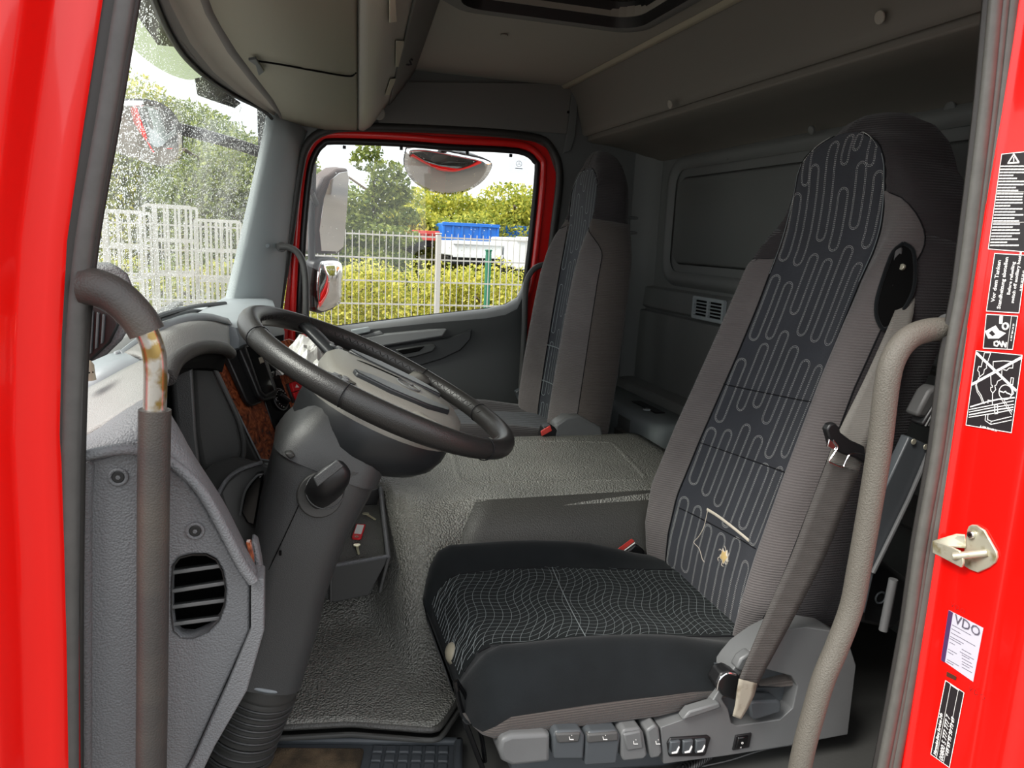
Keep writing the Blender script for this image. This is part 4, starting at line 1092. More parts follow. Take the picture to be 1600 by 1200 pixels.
def bolster_panel(st, parent, sgn, h0, h1, hc_, frac, n=15):
    rows = []
    for h in np.linspace(h0, h1, 70):
        wi_ = st.ins(h); wo = st.w(h, sgn) * frac
        k = 1.0 if h < hc_ else math.sqrt(max(0, 1 - ((h - hc_) / (h1 - hc_)) ** 2))
        rows.append([st.S(sgn * lerp(wi_, max(wi_ + .002, lerp(wi_, wo, k)), j / (n - 1)), h) + st.nrm(sgn * lerp(wi_, wo, j / (n - 1)), h) * (.0022 if 0 < j < n - 1 else .0004) for j in range(n)])
    o = grid('bolster_panel', rows, M['bolster'], parent)
    tube('bolster_seam', [r[-1] for r in rows], .0014, M['seam'], o, n=5, res=1)
    return o
br = DS.body('backrest', -.04, .80, [M['bolster'], M['seat_dark']], seat, lambda y, h: False)
bolster_panel(DS, seat, 1, -.03, .735, .66, .97)
bolster_panel(DS, seat, -1, -.03, .872, .76, .93)
hr = DS.body('headrest', .80, 1.05, [M['bolster'], M['seat_dark']], seat, lambda y, h: False, nh=26)
insr = DS.patch('patterned_insert', -.03, .992, M['insert'], seat, nh=120)
stitch_loops(DS, insr, -.03, .985, 6, random.Random(21), .0038, .017, M['thread'], (.12, .21), lw=.00036)
for sgn in (1, -1):
    seam_line(DS, insr, [(sgn * DS.ins(h), h) for h in np.linspace(-.02, .99, 40)], .0016, M['seam'])
    seam_line(DS, insr, [(sgn * DS.ins(h) * .985, h) for h in np.linspace(.70, .94, 12)], .0007, M['thread_grey'], lift=.004)
for h in (.140, .300, .445):
    seam_line(DS, insr, [(y, h - .012 * (y / .15)) for y in np.linspace(-.15, .15, 9)], .0013, M['seam'], lift=.0035)
# tear, hole and loose threads
def seat_px(px, py, off=.03):
    return VP(px, py, DS.O + DS.N * off, DS.N)
def sp_yh(px, py, off=.03):
    q = seat_px(px, py, off) - DS.O
    return q.y, q.dot(DS.U)
def on(px, py, lift):
    y, h = sp_yh(px, py); return DS.S(y, h) + DS.nrm(y, h) * lift
tear = [on(x, y, .0045) for x, y in ((1104, 796), (1120, 806), (1140, 821), (1158, 835), (1171, 845))]
sweep('torn_edge', catmull(tear, 4), circ(.0035, 6, .002), M['fuzz'], insr)
hc = sp_yh(1127, 868)
vs_, fs = [], []
hn = DS.nrm(*hc); hcp = DS.S(*hc)
u_ = hn.orthogonal().normalized(); v_ = hn.cross(u_)
for rr_, dh in ((.0, .0055), (.007, .006), (.011, .0045), (.014, .003)):
    for k in range(12):
        a = 2 * math.pi * k / 12; q = rr_ * (1 + .35 * math.sin(k * 2.7 + rr_ * 300))
        vs_.append(hcp + (u_ * math.cos(a) + v_ * math.sin(a)) * q + hn * dh)
fs = [(i * 12 + j, i * 12 + (j + 1) % 12, (i + 1) * 12 + (j + 1) % 12, (i + 1) * 12 + j) for i in range(3) for j in range(12)]
mesh('foam_hole', vs_, fs, [M['foam'], M['fuzz']], insr, smooth=True, fmat=[0 if i < 24 else 1 for i in range(36)])
for k in range(7):
    a = k * 1.1; p = hcp + (u_ * math.cos(a) + v_ * math.sin(a)) * .012 + hn * .004
    tube('frayed_thread', [p, p + (u_ * math.cos(a + .4) + v_ * math.sin(a + .4)) * .007 + hn * .002, p + (u_ * math.cos(a + .9) + v_ * math.sin(a + .9)) * .011 + hn * .001], .0007, M['fuzz'], insr, n=4, res=3)
tube('loose_thread', [on(x, y, .005) for x, y in ((1105, 797), (1098, 822), (1088, 838), (1080, 846), (1088, 856), (1092, 872), (1095, 876))], .0007, M['fuzz'], insr, n=4, res=4)
disc('foam_spot', on(1238, 738, .004), DS.nrm(*sp_yh(1238, 738)), .006, .002, M['foam'], insr, n=10)
# belt outlet in the near shoulder
slot = [(1411, 383), (1424, 392), (1428, 415), (1425, 452), (1408, 486), (1392, 508), (1378, 512), (1369, 492), (1371, 465), (1384, 425), (1396, 396)]
def slot_p(d): return [VP(a, b, DS.O + DS.N * .035, DS.N) + DS.N * d for a, b in slot]
def surf_yh(px, py):
    off = .02
    for _ in range(8):
        y, h = sp_yh(px, py, off); off = .5 * off + .5 * (DS.S(y, h) - DS.O).dot(DS.N)
    return y, h
slot_yh = [surf_yh(a, b) for a, b in slot]
scy, sch = sum(p[0] for p in slot_yh) / len(slot_yh), sum(p[1] for p in slot_yh) / len(slot_yh)
def sl_ring(t, lift): return [DS.S(lerp(scy, y, t), lerp(sch, h, t)) + DS.nrm(lerp(scy, y, t), lerp(sch, h, t)) * lift for y, h in slot_yh]
loft('belt_outlet', [sl_ring(1.0, .0045), sl_ring(.75, .005), sl_ring(.5, .005), sl_ring(.25, .005), sl_ring(.02, .005)], M['void'], seat, cap=False)
sp = sl_ring(1.02, .005)
tube('outlet_piping', sp + [sp[0]], .0035, M['velvet'], seat, n=8, res=3)
def SPX(lst, d=.02): return [DS.S(*surf_yh(a, b)) + DS.N * (d - .008) for a, b in lst]
prism('outlet_guide', SPX([(1404, 393), (1414, 388), (1418, 430), (1402, 468), (1392, 466)], .011), DS.N * .006, M['dash_dark'], seat, bevel=.002)
disc('outlet_bolt', SPX([(1417, 420)], .016)[0], DS.N, .006, .005, M['zinc'], seat, n=8, bevel=.001)
# side frame and levers behind the backrest
prism('side_frame', VY([(1421, 682), (1455, 697), (1368, 888), (1352, 960), (1338, 950), (1352, 860), (1380, 770)], .19), (0, .02, 0), M['base_dk'], seat, bevel=.003)
tube('frame_edge', VY([(1453, 702), (1420, 780), (1364, 895)], .185), .004, M['base'], seat, n=8, res=2)
prism('release_handle', VY([(1432, 650), (1452, 612), (1462, 603), (1474, 606), (1466, 625), (1446, 655)], .17), (0, .03, 0), M['dash_dark'], seat, bevel=.006)
prism('ribbed_knob', VY([(1441, 664), (1462, 630), (1474, 632), (1460, 672)], .165), (0, .03, 0), M['black'], seat, bevel=.004)
for k in range(4):
    tube('knob_rib', VY([(1446 + k * 4.5, 666 - k * .5), (1464 + k * 3, 634)], .164), .0018, M['dash_dark'], seat, n=6, res=1)
for px, py in ((1427, 690), (1446, 698)):
    disc('frame_bolt', V(px, py, 1, .188), (0, -1, 0), .0055, .002, M['zinc'], seat, n=10, bevel=.0008)
prism('rear_cover', VY([(1338, 905), (1352, 885), (1385, 880), (1420, 905), (1425, 960), (1395, 985), (1345, 975)], .22), (0, .08, 0), M['black'], seat, bevel=.01)
ring('cover_ring', V(1376, 934, 1, .216), (0, -1, 0), .011, .002, M['base_dk'], seat)
tube('recline_lever', VY([(1396, 905), (1388, 945), (1380, 985)], .17), .008, M['base'], seat, n=10)

# cushion
CY = .472
def cush(x, s_):
    """top height at x and lateral offset s_ (positive = far)"""
    a = abs(s_)
    base = .500 - .035 * sstep(.45, .90, x)
    b = (.040 if s_ > 0 else .036) * (1 - .85 * sstep(.62, .88, x)) 
    z = base + b * sstep(.145, .21, a) - .006 * math.cos(min(a / .15, 1) * math.pi / 2)
    z -= .10 * max(0, (.335 - x) / .065) ** 2.2
    z -= .042 * max(0, (a - .205) / .055) ** 2.2
    return z
cr = []; fmi = []
X_ = [.270, .273, .280, .292, .31, .335, .37, .42, .48, .53, .60, .66, .72, .78, .84, .885]
SS = list(np.linspace(.26, .18, 8)) + list(np.linspace(.16, -.16, 13)) + list(np.linspace(-.18, -.26, 8))
for x in X_:
    shr = 1 - .20 * max(0, (.31 - x) / .04) ** 2
    r = [Vector((x, CY + s_ * shr, max(cush(x, s_), .412))) for s_ in SS]
    lowz = interp(x, [.27, .30, .60, .70, .80, .89], [.43, .405, .400, .415, .445, .45])
    r += [Vector((x, CY - .277 * shr, lerp(r[-1].z, lowz, .28))), Vector((x, CY - .276 * shr, lerp(r[-1].z, lowz, interp(x, [.27, .32, .6, .75, .85], [.9, .48, .40, .36, .25])))), Vector((x, CY - .272 * shr, lerp(r[-1].z, lowz, .88))), Vector((x, CY - .255 * shr, lowz)), Vector((x, CY - .20 * shr, lowz - .004)), Vector((x, CY + .20 * shr, lowz - .004)), Vector((x, CY + .252 * shr, lowz)), Vector((x, CY + .262 * shr, lerp(r[0].z, lowz, .5)))]
    cr.append(r)
n = len(cr[0])
for i in range(len(X_) - 1):
    for q in range(n):
        fmi.append(1 if q in (len(SS) + 1, len(SS) + 2, len(SS) + 3) else 0)
fmi += [0, 0]
cushion = loft('cushion', cr, [M['velvet'], M['bolster_lo']], seat, fmat=fmi)
def cin(x): return .152 - .010 * sstep(.40, .29, x)
rows = []
XI = np.linspace(.283, .885, 50)
def CT(x, s_, lift): return Vector((x - (lift if x < .30 else 0), CY + s_, cush(x, s_) + lift))
rows = [[CT(x, lerp(-1, 1, j / 18) * cin(x), .003 if 0 < j < 18 else .0) for j in range(19)] for x in XI]
cins = grid('cushion_insert', rows, M['cush_top'], cushion)
# woven net of thin lines
vs_, fs = [], []
def rib(P, w):
    for a, b in zip(P[:-1], P[1:]):
        t = b - a
        q = Vector((-t.y, t.x, 0)).normalized() * w
        k = len(vs_); vs_.extend([a - q, a + q, b + q, b - q]); fs.append((k, k + 1, k + 2, k + 3))
for k in range(38):
    s0 = -.27 + .54 * k / 37
    P = []
    for x in np.linspace(.285, .88, 90):
        s_ = s0 + .014 * math.sin(x * 2 * math.pi / .15) + .30 * (x - .58)
        if abs(s_) < cin(x) * .985: P.append(CT(x, s_, .0042))
        else:
            if len(P) > 1: rib(P, .0004)
            P = []
    if len(P) > 1: rib(P, .0004)
for k in range(44):
    x0 = .17 + .74 * k / 43
    P = []
    for j in range(50):
        s_ = lerp(-.15, .15, j / 49)
        x = x0 + .32 * (s_ + .15) + .008 * math.sin(s_ * 2 * math.pi / .17 + x0 * 9)
        if .286 < x < .88 and abs(s_) < cin(x) * .985: P.append(CT(x, s_, .0042))
    if len(P) > 1: rib(P, .0004)
net = mesh('net_stitching', vs_, fs, M['thread_grey'], cins); net['kind'] = 'stuff'
tube('cross_seam', [CT(.53 + .02 * (s_ / .15), s_, .004) for s_ in np.linspace(-.148, .148, 12)], .0009, M['thread_grey'], cins, n=6, res=2)
for sgn in (1, -1):
    tube('edge_seam', [CT(x, sgn * cin(x), .001) for x in np.linspace(.29, .88, 24)], .0016, M['seam'], cushion, n=6, res=2)

# base and keys
YB = .185
prism('base_frame', VY([(800, 1160), (1040, 1140), (1120, 1128), (1290, 1110), (1310, 1150), (1040, 1200), (800, 1215)], .235), (0, .46, 0), M['base_dk'], seat, bevel=.008)
prism('recliner_block', VY([(1130, 1120), (1165, 1050), (1215, 1005), (1290, 1000), (1310, 1130)], .225), (0, .05, 0), M['base_dk'], seat, bevel=.006)
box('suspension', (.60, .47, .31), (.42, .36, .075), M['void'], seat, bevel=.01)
prism('front_bumper', VY([(779, 1172), (783, 1156), (800, 1149), (856, 1146), (860, 1150), (860, 1192), (800, 1198), (784, 1190)], YB), (0, .06, 0), M['base'], seat, bevel=.008, seg=3)
keys = [([(864, 1150), (870, 1142), (908, 1141), (914, 1150), (912, 1187), (866, 1187)], [(868, 1147), (908, 1145), (905, 1160), (872, 1162)]),
        ([(916, 1150), (922, 1143), (964, 1141), (970, 1150), (964, 1194), (914, 1197)], [(918, 1148), (966, 1144), (967, 1158), (918, 1162)]),
        ([(970, 1148), (976, 1140), (1000, 1137), (1006, 1146), (1012, 1180), (1006, 1187), (974, 1190), (971, 1182)], [(974, 1148), (1002, 1142), (1006, 1170), (980, 1174)]),
        ([(1010, 1142), (1024, 1132), (1030, 1138), (1035, 1176), (1030, 1184), (1017, 1186)], None)]
for ki, (kp, cap) in enumerate(keys):
    kx = prism('adjuster_key', VY(kp, YB - .004), (0, .05, 0), M['base_dk'] if ki < 2 else M['base'], seat, bevel=.004, seg=3)
    if cap:
        prism('key_inset', VY(cap, YB - .007), (0, .012, 0), M['dash_dark'] if ki < 2 else M['base'], kx, bevel=.003)
    cx = sum(p[0] for p in kp) / len(kp); cy = (1153 if ki < 2 else 1160)
    for q in ([(-6, -2), (-5, -2), (-4, 3), (3, 3), (3, 4), (-5, 4)], [(-1, -5), (0, -5), (0, -4), (-1, -4)]):
        prism('key_symbol', VY([(cx + 5 + a * .8, cy + b * .8) for a, b in q], YB - .0088), (0, .001, 0), M['white'], kx)
side = holed('side_cover', VY([(1032, 1137), (1075, 1122), (1112, 1098), (1124, 1078), (1150, 1040), (1165, 1022), (1195, 1000), (1222, 986), (1260, 980), (1300, 986), (1325, 1000), (1338, 1040), (1325, 1148), (1230, 1166), (1130, 1182), (1037, 1194)], YB),
     VY([(1138, 1108), (1128, 1092), (1140, 1066), (1160, 1052), (1195, 1045), (1236, 1056), (1246, 1072), (1238, 1108), (1220, 1124), (1150, 1134), (1143, 1130)], YB), (0, .05, 0), M['base'], seat, bevel=.006, seg=3)
prism('pocket', VY([(1120, 1040), (1250, 1040), (1250, 1140), (1120, 1140)], YB + .03), (0, .01, 0), M['base_dk'], side)
prism('pocket_lever', VY([(1171, 1099), (1178, 1096), (1216, 1095), (1222, 1100), (1220, 1114), (1180, 1126), (1174, 1122)], YB - .008), (0, .03, 0), M['base_dk'], side, bevel=.004)
prism('recline_disc', VY([(1150, 1045), (1158, 1030), (1172, 1020), (1182, 1022), (1176, 1042), (1166, 1054)], YB - .006), (0, .02, 0), M['base'], side, bevel=.004)
prism('ledge', VY([(1078, 1112), (1124, 1098), (1128, 1106), (1080, 1122), (1066, 1126)], YB - .010), (0, .02, 0), M['base'], side, bevel=.003)
sf = prism('switch_frame', VY([(1043, 1162), (1048, 1154), (1106, 1150), (1111, 1153), (1103, 1180), (1098, 1182), (1046, 1183)], YB - .004), (0, .01, 0), M['black'], side, bevel=.002)
for k in range(3):
    x = 1048 + k * 20
    s_ = prism('tilt_switch', VY([(x, 1160 - k * 1.2), (x + 16, 1158 - k * 1.2), (x + 14, 1178 - k), (x - 1, 1180 - k)], YB - .009), (0, .012, 0), M['base_dk'], sf, bevel=.002)
    prism('switch_symbol', VY([(x + 2, 1176 - k), (x + 9, 1174 - k), (x + 13, 1166 - k), (x + 14, 1168 - k), (x + 10, 1177 - k), (x + 2, 1178 - k)], YB - .0098), (0, .001, 0), M['white'], s_)
rk = prism('rocker_frame', VY([(1150, 1150), (1175, 1146), (1171, 1168), (1145, 1173)], YB - .003), (0, .01, 0), M['black'], side, bevel=.001)
prism('rocker', VY([(1154, 1153), (1170, 1150), (1167, 1166), (1150, 1170)], YB - .006), (0, .01, 0), M['gloss_black'], rk, bevel=.002)
ring('rocker_zero', V(1160, 1161, 1, YB - .0068), (0, -1, 0), .0018, .0004, M['white'], rk, n=12, m=5)
text('rocker_mark', 'III', V(1156, 1169, 1, YB - .0066), (1, 0, 0), (0, 0, 1), .004, M['white'], rk)
# front lever and grey knob, coil hose
tube('height_lever', VY([(711, 1064), (716, 1090), (724, 1120), (738, 1158), (754, 1200)], .26), .0045, M['gloss_black'], seat, n=8)
tube('height_lever_arm', VY([(713, 1064), (726, 1085), (740, 1115), (752, 1150), (758, 1190)], .27), .004, M['gloss_black'], seat, n=8)
kb_ = V(708, 1022, 1, .42)
rings = [[kb_ + Vector((.015 * math.cos(b) * math.cos(a), .024 * math.cos(b) * math.sin(a), .021 * math.sin(b))) for a in np.linspace(0, 2 * math.pi, 16, endpoint=False)] for b in np.linspace(-1.45, 1.45, 9)]
loft('front_knob', rings, M['strip'], seat)
hel = []
for i in range(140):
    t = i / 139; a = t * 2 * math.pi * 11
    c = V(1062, 1208, 1, .20).lerp(V(1108, 1176, 1, .22), t) 
    hel.append(c + Vector((.011 * math.cos(a) * .5, .011 * math.sin(a), .011 * math.cos(a))))
tube('coil_hose', hel, .0026, M['black'], seat, n=6, res=1)
tube('cable', VY([(1095, 1198), (1140, 1188), (1200, 1170), (1270, 1160)], .21), .0012, M['base'], seat, n=5)
# near belt buckle on the far side of the cushion
bk = prism('buckle', [V(965, 862, 1, .745), V(985, 843, 1, .745), V(998, 852, 1, .745), V(1004, 870, 1, .745), V(985, 880, 1, .745)], (0, -.03, 0), M['black'], seat, bevel=.004)
prism('release_button', [V(963, 859, 1, .712), V(986, 842, 1, .712), V(991, 846, 1, .712), V(968, 864, 1, .712)], (0, -.003, .002), M['buckle_red'], bk, bevel=.001)
tube('buckle_edge', [V(968, 866, 1, .708), V(992, 848, 1, .708)], .0015, M['white'], bk, n=5, res=1)
sweep('buckle_stalk', catmull([V(1004, 836, 1, .755), V(996, 855, 1, .755), V(988, 880, 1, .755)], 4), [(.003, -.008), (.003, .008), (-.003, .008), (-.003, -.008)], M['pillar'], seat)

# ---------------------------------------------------------------- driver belt
belt = thing('seat_belt', 'worn grey driver seat belt running from the seat shoulder to its base', 'seat belt', V(1170, 1065, 1, .165))
top_l, top_r = SPX([(1408, 440), (1430, 442)], .025)
rowsA = [[V(1412, 425, 1, .30), V(1428, 420, 1, .285)], [V(1405, 465, 1, .27), V(1430, 455, 1, .255)], [V(1390, 505, 1, .245), V(1424, 505, 1, .228)], [V(1352, 590, 1, .215), V(1392, 600, 1, .195)], [V(1308, 680, 1, .195), V(1358, 690, 1, .175)],
         [V(1292, 722, 1, .188), V(1342, 738, 1, .168)]]
rowsB = [[V(1292, 722, 1, .186), V(1343, 738, 1, .166)], [V(1266, 790, 1, .18), V(1318, 800, 1, .162)], [V(1236, 870, 1, .176), V(1290, 870, 1, .16)], [V(1205, 940, 1, .172), V(1254, 940, 1, .158)], [V(1180, 1000, 1, .168), V(1222, 1000, 1, .157)], [V(1157, 1056, 1, .165), V(1188, 1063, 1, .158)], [V(1150, 1085, 1, .165), V(1178, 1090, 1, .160)]]
def strap(name, rws, mat_, parent):
    a, b = catmull([r[0] for r in rws], 4), catmull([r[1] for r in rws], 4)
    return grid(name, [[p.lerp(q, t) for t in (0, .25, .5, .75, 1)] for p, q in zip(a, b)], mat_, parent, thick=.0016)
strap('shoulder_webbing', rowsA, M['webbing'], belt)
strap('lap_webbing', rowsB, M['webbing_dk'], belt)
tg = prism('tongue', VY([(1292, 672), (1297, 663), (1306, 661), (1312, 668), (1314, 676), (1330, 688), (1352, 698), (1354, 726), (1338, 716), (1318, 710), (1300, 700)], .158), (0, .014, 0), M['black'], belt, bevel=.003)
prism('tongue_plate', VY([(1296, 686), (1308, 694), (1309, 706), (1293, 698)], .152), (0, .004, 0), M['chrome'], belt, bevel=.001)
tube('tongue_wire', VY([(1302, 688), (1309, 698), (1305, 706), (1296, 720), (1300, 724), (1316, 730), (1321, 722), (1328, 710), (1340, 708), (1352, 712)], .150), .0013, M['chrome'], belt, n=6, res=3)
an = prism('anchor', VY([(1118, 1070), (1128, 1052), (1142, 1048), (1156, 1056), (1152, 1078), (1150, 1096), (1130, 1088)], .168), (0, .03, 0), M['black'], belt, bevel=.004)
tube('anchor_bow', VY([(1120, 1078), (1124, 1062), (1136, 1052), (1150, 1054)], .160), .0018, M['chrome'], belt, n=6, res=4)
strap('worn_sleeve', [[V(1155, 1061, 1, .152), V(1183, 1068, 1, .150)], [V(1152, 1080, 1, .150), V(1178, 1088, 1, .148)], [V(1149, 1102, 1, .149), V(1168, 1108, 1, .147)], [V(1145, 1119, 1, .148), V(1158, 1124, 1, .146)]], M['worn_sleeve'], belt)

# ---------------------------------------------------------------- passenger seat
wp = [.20, .225, .245, .258, .258, .245, .235, .220, .190, .155, .132, .128, .122, .110, .085, .045]
wip = [.07, .075, .08, .085, .09, .095, .10, .103, .108, .112, .116, .118, .118, .105, .08, .05]
bop = [.03, .04, .055, .065, .065, .060, .055, .045, .030, .016, .008, .004, .002, .002, .002, .0]
lup = [.0, .005, .01, .012, .010, .006, .002, .0, .0, .0, .002, .004, .006, .006, .006, .006]
PS = Seat((.885, 1.635, .465), (.095, 0, 1.0), wp, wp, wip, hs, bop, lup)
seat2 = thing('passenger_seat', 'dark patterned passenger seat by the far door', 'seat', (.7, 1.63, ZF))
PS.body('backrest', -.04, .82, [M['bolster'], M['bolster_lo']], seat2, lambda y, h: False, nh=34, thick=.09)
bolster_panel(PS, seat2, 1, -.02, .80, .70, .96)
bolster_panel(PS, seat2, -1, -.02, .80, .70, .96)
PS.body('headrest', .82, 1.05, [M['bolster'], M['seat_dark']], seat2, lambda y, h: False, nh=20, thick=.08)
ip = PS.patch('patterned_insert', -.02, .992, M['insert'], seat2, nh=80, ny=13)
stitch_loops(PS, ip, .0, .985, 5, random.Random(4), .010, .017, M['thread_grey'], (.14, .25), two=False, lw=.0011, duty=1.0)
for sgn in (1, -1):
    seam_line(PS, ip, [(sgn * PS.ins(h), h) for h in np.linspace(-.02, .99, 40)], .0018, M['seam'])
for h in (.24, .37):
    seam_line(PS, ip, [(y, h) for y in np.linspace(-.09, .09, 5)], .0016, M['thread_grey'], lift=.004)
cr = []
X2 = [.40, .405, .42, .45, .50, .60, .70, .80, .90]
S2 = np.linspace(.25, -.25, 21)
def cush2(x, s_):
    a = abs(s_)
    z = .595 - .02 * sstep(.5, .9, x) + .028 * sstep(.12, .19, a) * (1 - .6 * sstep(.7, .9, x)) - .07 * max(0, (a - .20) / .05) ** 2 - .10 * max(0, (.47 - x) / .07) ** 2
    return z
for x in X2:
    r = [Vector((x, 1.63 + s_, cush2(x, s_))) for s_ in S2]
    r += [Vector((x, 1.63 - .255, .50)), Vector((x, 1.63 - .23, .46)), Vector((x, 1.63 + .23, .46)), Vector((x, 1.63 + .255, .50))]
    cr.append(r)
c2 = loft('cushion', cr, M['seat_dark'], seat2)
rows = [[Vector((x, 1.63 + lerp(-.12, .12, j / 10), cush2(x, lerp(-.12, .12, j / 10)) + .003)) for j in range(11)] for x in np.linspace(.43, .89, 20)]
ci2 = grid('cushion_insert', rows, M['insert'], c2)
vs_, fs = [], []
for k in range(9):
    s0 = -.11 + .22 * k / 8
    P = [Vector((x, 1.63 + s0 + .006 * math.sin(x * 60 + k), cush2(x, s0) + .0045)) for x in np.linspace(.44, .88, 60)]
    rib(P, .0010)
o = mesh('wave_stitching', vs_, fs, M['thread_grey'], ci2); o['kind'] = 'stuff'
box('seat_base', (.66, 1.63, .37), (.46, .42, .18), M['seat_dark'], seat2, bevel=.02, seg=3)
pc = prism('hinge_cover', [V(865, 688, 1, 1.36), V(868, 664, 1, 1.36), V(886, 652, 1, 1.36), V(905, 649, 1, 1.36), V(940, 668, 1, 1.36), V(945, 690, 1, 1.36), V(930, 700, 1, 1.36), V(870, 700, 1, 1.36)], (0, .06, 0), M['base'], seat2, bevel=.008, seg=3)
pb = prism('buckle', [V(846, 682, 1, 1.36), V(850, 668, 1, 1.36), V(862, 664, 1, 1.36), V(872, 672, 1, 1.36), V(868, 688, 1, 1.36), V(850, 688, 1, 1.36)], (0, .04, 0), M['black'], seat2, bevel=.004)
prism('release_button', [V(845, 674, 1, 1.352), V(860, 665, 1, 1.352), V(863, 673, 1, 1.352), V(847, 682, 1, 1.352)], (0, .006, 0), M['buckle_red'], pb, bevel=.002)
pbelt = thing('seat_belt', 'dark passenger seat belt hanging from the far door pillar', 'seat belt', V(822, 610, 1, 1.98))
strap('webbing', [[V(862, 400, 1, 2.04), V(868, 402, 1, 2.02)], [V(856, 450, 1, 2.04), V(870, 452, 1, 1.98)], [V(842, 520, 1, 2.03), V(858, 525, 1, 1.96)], [V(826, 580, 1, 2.02), V(842, 585, 1, 1.95)], [V(812, 612, 1, 2.0), V(828, 618, 1, 1.93)]], M['webbing_dk'], pbelt)
prism('tongue', VY([(856, 424), (866, 430), (870, 440), (862, 442), (856, 434)], 1.97), (0, .01, 0), M['black'], pbelt, bevel=.002)
tube('tongue_wire', VY([(862, 436), (860, 450), (866, 454), (868, 440)], 1.965), .0016, M['chrome'], pbelt, n=5, res=3)
prism('anchor_cover', VY([(806, 612), (818, 606), (836, 612), (838, 624), (812, 628)], 1.93), (0, .03, 0), M['base_dk'], pbelt, bevel=.004)

# ---------------------------------------------------------------- locker behind the passenger seat
lk = thing('corner_locker', 'grey moulded box in the corner behind the passenger seat', 'locker', (1.30, 1.75, ZF))
def lring(z, i): return [Vector((x, y, z)) for x, y in rounded_rect(1.16 + i, 1.410, 1.36 + i, 2.07, .05)]
loft('box_body', [lring(.28, 0), lring(.585, .008), lring(.605, .015), lring(.612, .03)], mat('locker_plastic', srgb(128, 135, 136), .55), lk)
prism('ridge', [Vector((1.165, 1.52, .28)), Vector((1.158, 1.56, .28)), Vector((1.158, 1.66, .28)), Vector((1.165, 1.70, .28))], (.01, 0, .31), M['side'], lk, bevel=.006)
prism('latch_recess', [Vector((1.26, 1.55, .613)), Vector((1.30, 1.55, .613)), Vector((1.30, 1.75, .613)), Vector((1.26, 1.75, .613))], (0, 0, .004), M['black'], lk, bevel=.002)
disc('latch', (1.25, 1.6, .614), (0, 0, 1), .014, .006, M['pillar'], lk, bevel=.002)

# ================================================================== GRAB HANDLES
gl_ = thing('grab_handle', 'grab handle on the left pillar with bare metal bend between worn sleeves', 'grab handle', V(240, 1200, 1, .02))
pth = [V(132, 447, 1, .015), V(150, 449, 1, .012), V(180, 462, 1, .008), V(210, 490, 1, .005), V(228, 516, 1, .004), V(240, 548, 1, .004), V(243, 580, 1, .004), V(242, 640, 1, .004), V(240, 760, 1, .004), V(239, 900, 1, .004), V(238, 1060, 1, .004), V(236, 1230, 1, .004)]
full = catmull(pth, 8)
def cut(i0, i1): return full[int(i0 * 8):int(i1 * 8) + 1]
sweep('bare_tube', full, circ(.0115, 16), M['steel'], gl_)
rg = lambda t: 1.0
sweep('upper_sleeve', cut(0, 4.2), circ(.0185, 18), M['sleeve'], gl_, scale=lambda t: 1.05 - .10 * t)
lowp = cut(7.1, 11)
sl = sweep('lower_sleeve', lowp, circ(.0160, 18), M['sleeve'], gl_, scale=lambda t: 1.0 + .02 * t)
gr_ = thing('grab_handle', 'thick textured grab handle curving along the right door pillar', 'grab handle', V(1248, 1200, 1, .03))
rp = [V(1500, 512, 1, .03), V(1480, 514, 1, .028), V(1450, 516, 1, .026), V(1420, 528, 1, .024), V(1398, 556, 1, .022), V(1386, 600, 1, .02), V(1374, 700, 1, .02), V(1358, 800, 1, .02), V(1342, 890, 1, .02), V(1330, 950, 1, .02), V(1308, 1010, 1, .02), V(1287, 1060, 1, .02), V(1272, 1110, 1, .02), V(1256, 1170, 1, .02), V(1240, 1250, 1, .02)]
sweep('handle_tube', catmull(rp, 6), circ(.0170, 18), M['sleeve_r'], gr_)
disc('mounting_boss', V(1492, 512, 1, .034), (-1, 0, 0), .02, .02, M['dash_dark'], gr_, bevel=.003)
ga = thing('grab_handle', 'slim dark grab handle beside the far windscreen pillar', 'grab handle', V(478, 480, 1, 2.03))
sweep('handle_tube', catmull(VY([(436, 386), (450, 386), (464, 394), (473, 410), (477, 432), (478, 460), (478, 500)], 2.03), 6), circ(.012, 12), M['dash_dark'], ga)
disc('mounting_boss', V(440, 386, 1, 2.05), (0, -1, 0), .018, .02, M['dash_dark'], ga, bevel=.003)
gb = thing('grab_handle', 'slim dark grab handle on the far rear door pillar', 'grab handle', V(812, 600, 1, 2.0))
sweep('handle_tube', catmull(VY([(868, 412), (852, 413), (836, 419), (825, 434), (821, 456), (819, 520), (814, 610)], 2.0), 6), circ(.0115, 12), M['dash_dark'], gb)
disc('mounting_boss', V(866, 412, 1, 2.02), (0, -1, 0), .016, .03, M['dash_dark'], gb, bevel=.003)
# ================================================================== OVERHEAD CONSOLE
ov = thing('overhead_console', 'beige grey overhead storage console above the windscreen', 'overhead console', (.05, 1.05, 1.56))
def xb(y): return .063 + .086 * y
yst = [.05, .4, .8, 1.2, 1.6, 1.9, 2.07]
rows = [[Vector((-.125 + .11 * sstep(.6, 2.0, y) - .01, y, 1.60)) for y in yst],
        [Vector((-.125 + .11 * sstep(.6, 2.0, y), y, 1.580)) for y in yst],
        [Vector((xb(y) - .11, y, 1.566)) for y in yst], [Vector((xb(y) - .004, y, 1.572)) for y in yst], [Vector((xb(y), y, 1.580)) for y in yst]]
grid('underside', rows, M['ovh'], ov, thick=-.006)
fp = [(.004, 1.579), (.012, 1.571), (.028, 1.570), (.052, 1.585), (.085, 1.628), (.108, 1.664), (.114, 1.668)]
grid('rear_face', [[Vector((xb(y) + a, y, z)) for y in yst] for a, z in fp], M['ovh_face'], ov, thick=-.005)
fq = [(.114, 1.668), (.118, 1.672), (.160, 1.728), (.205, 1.795), (.207, 1.805)]
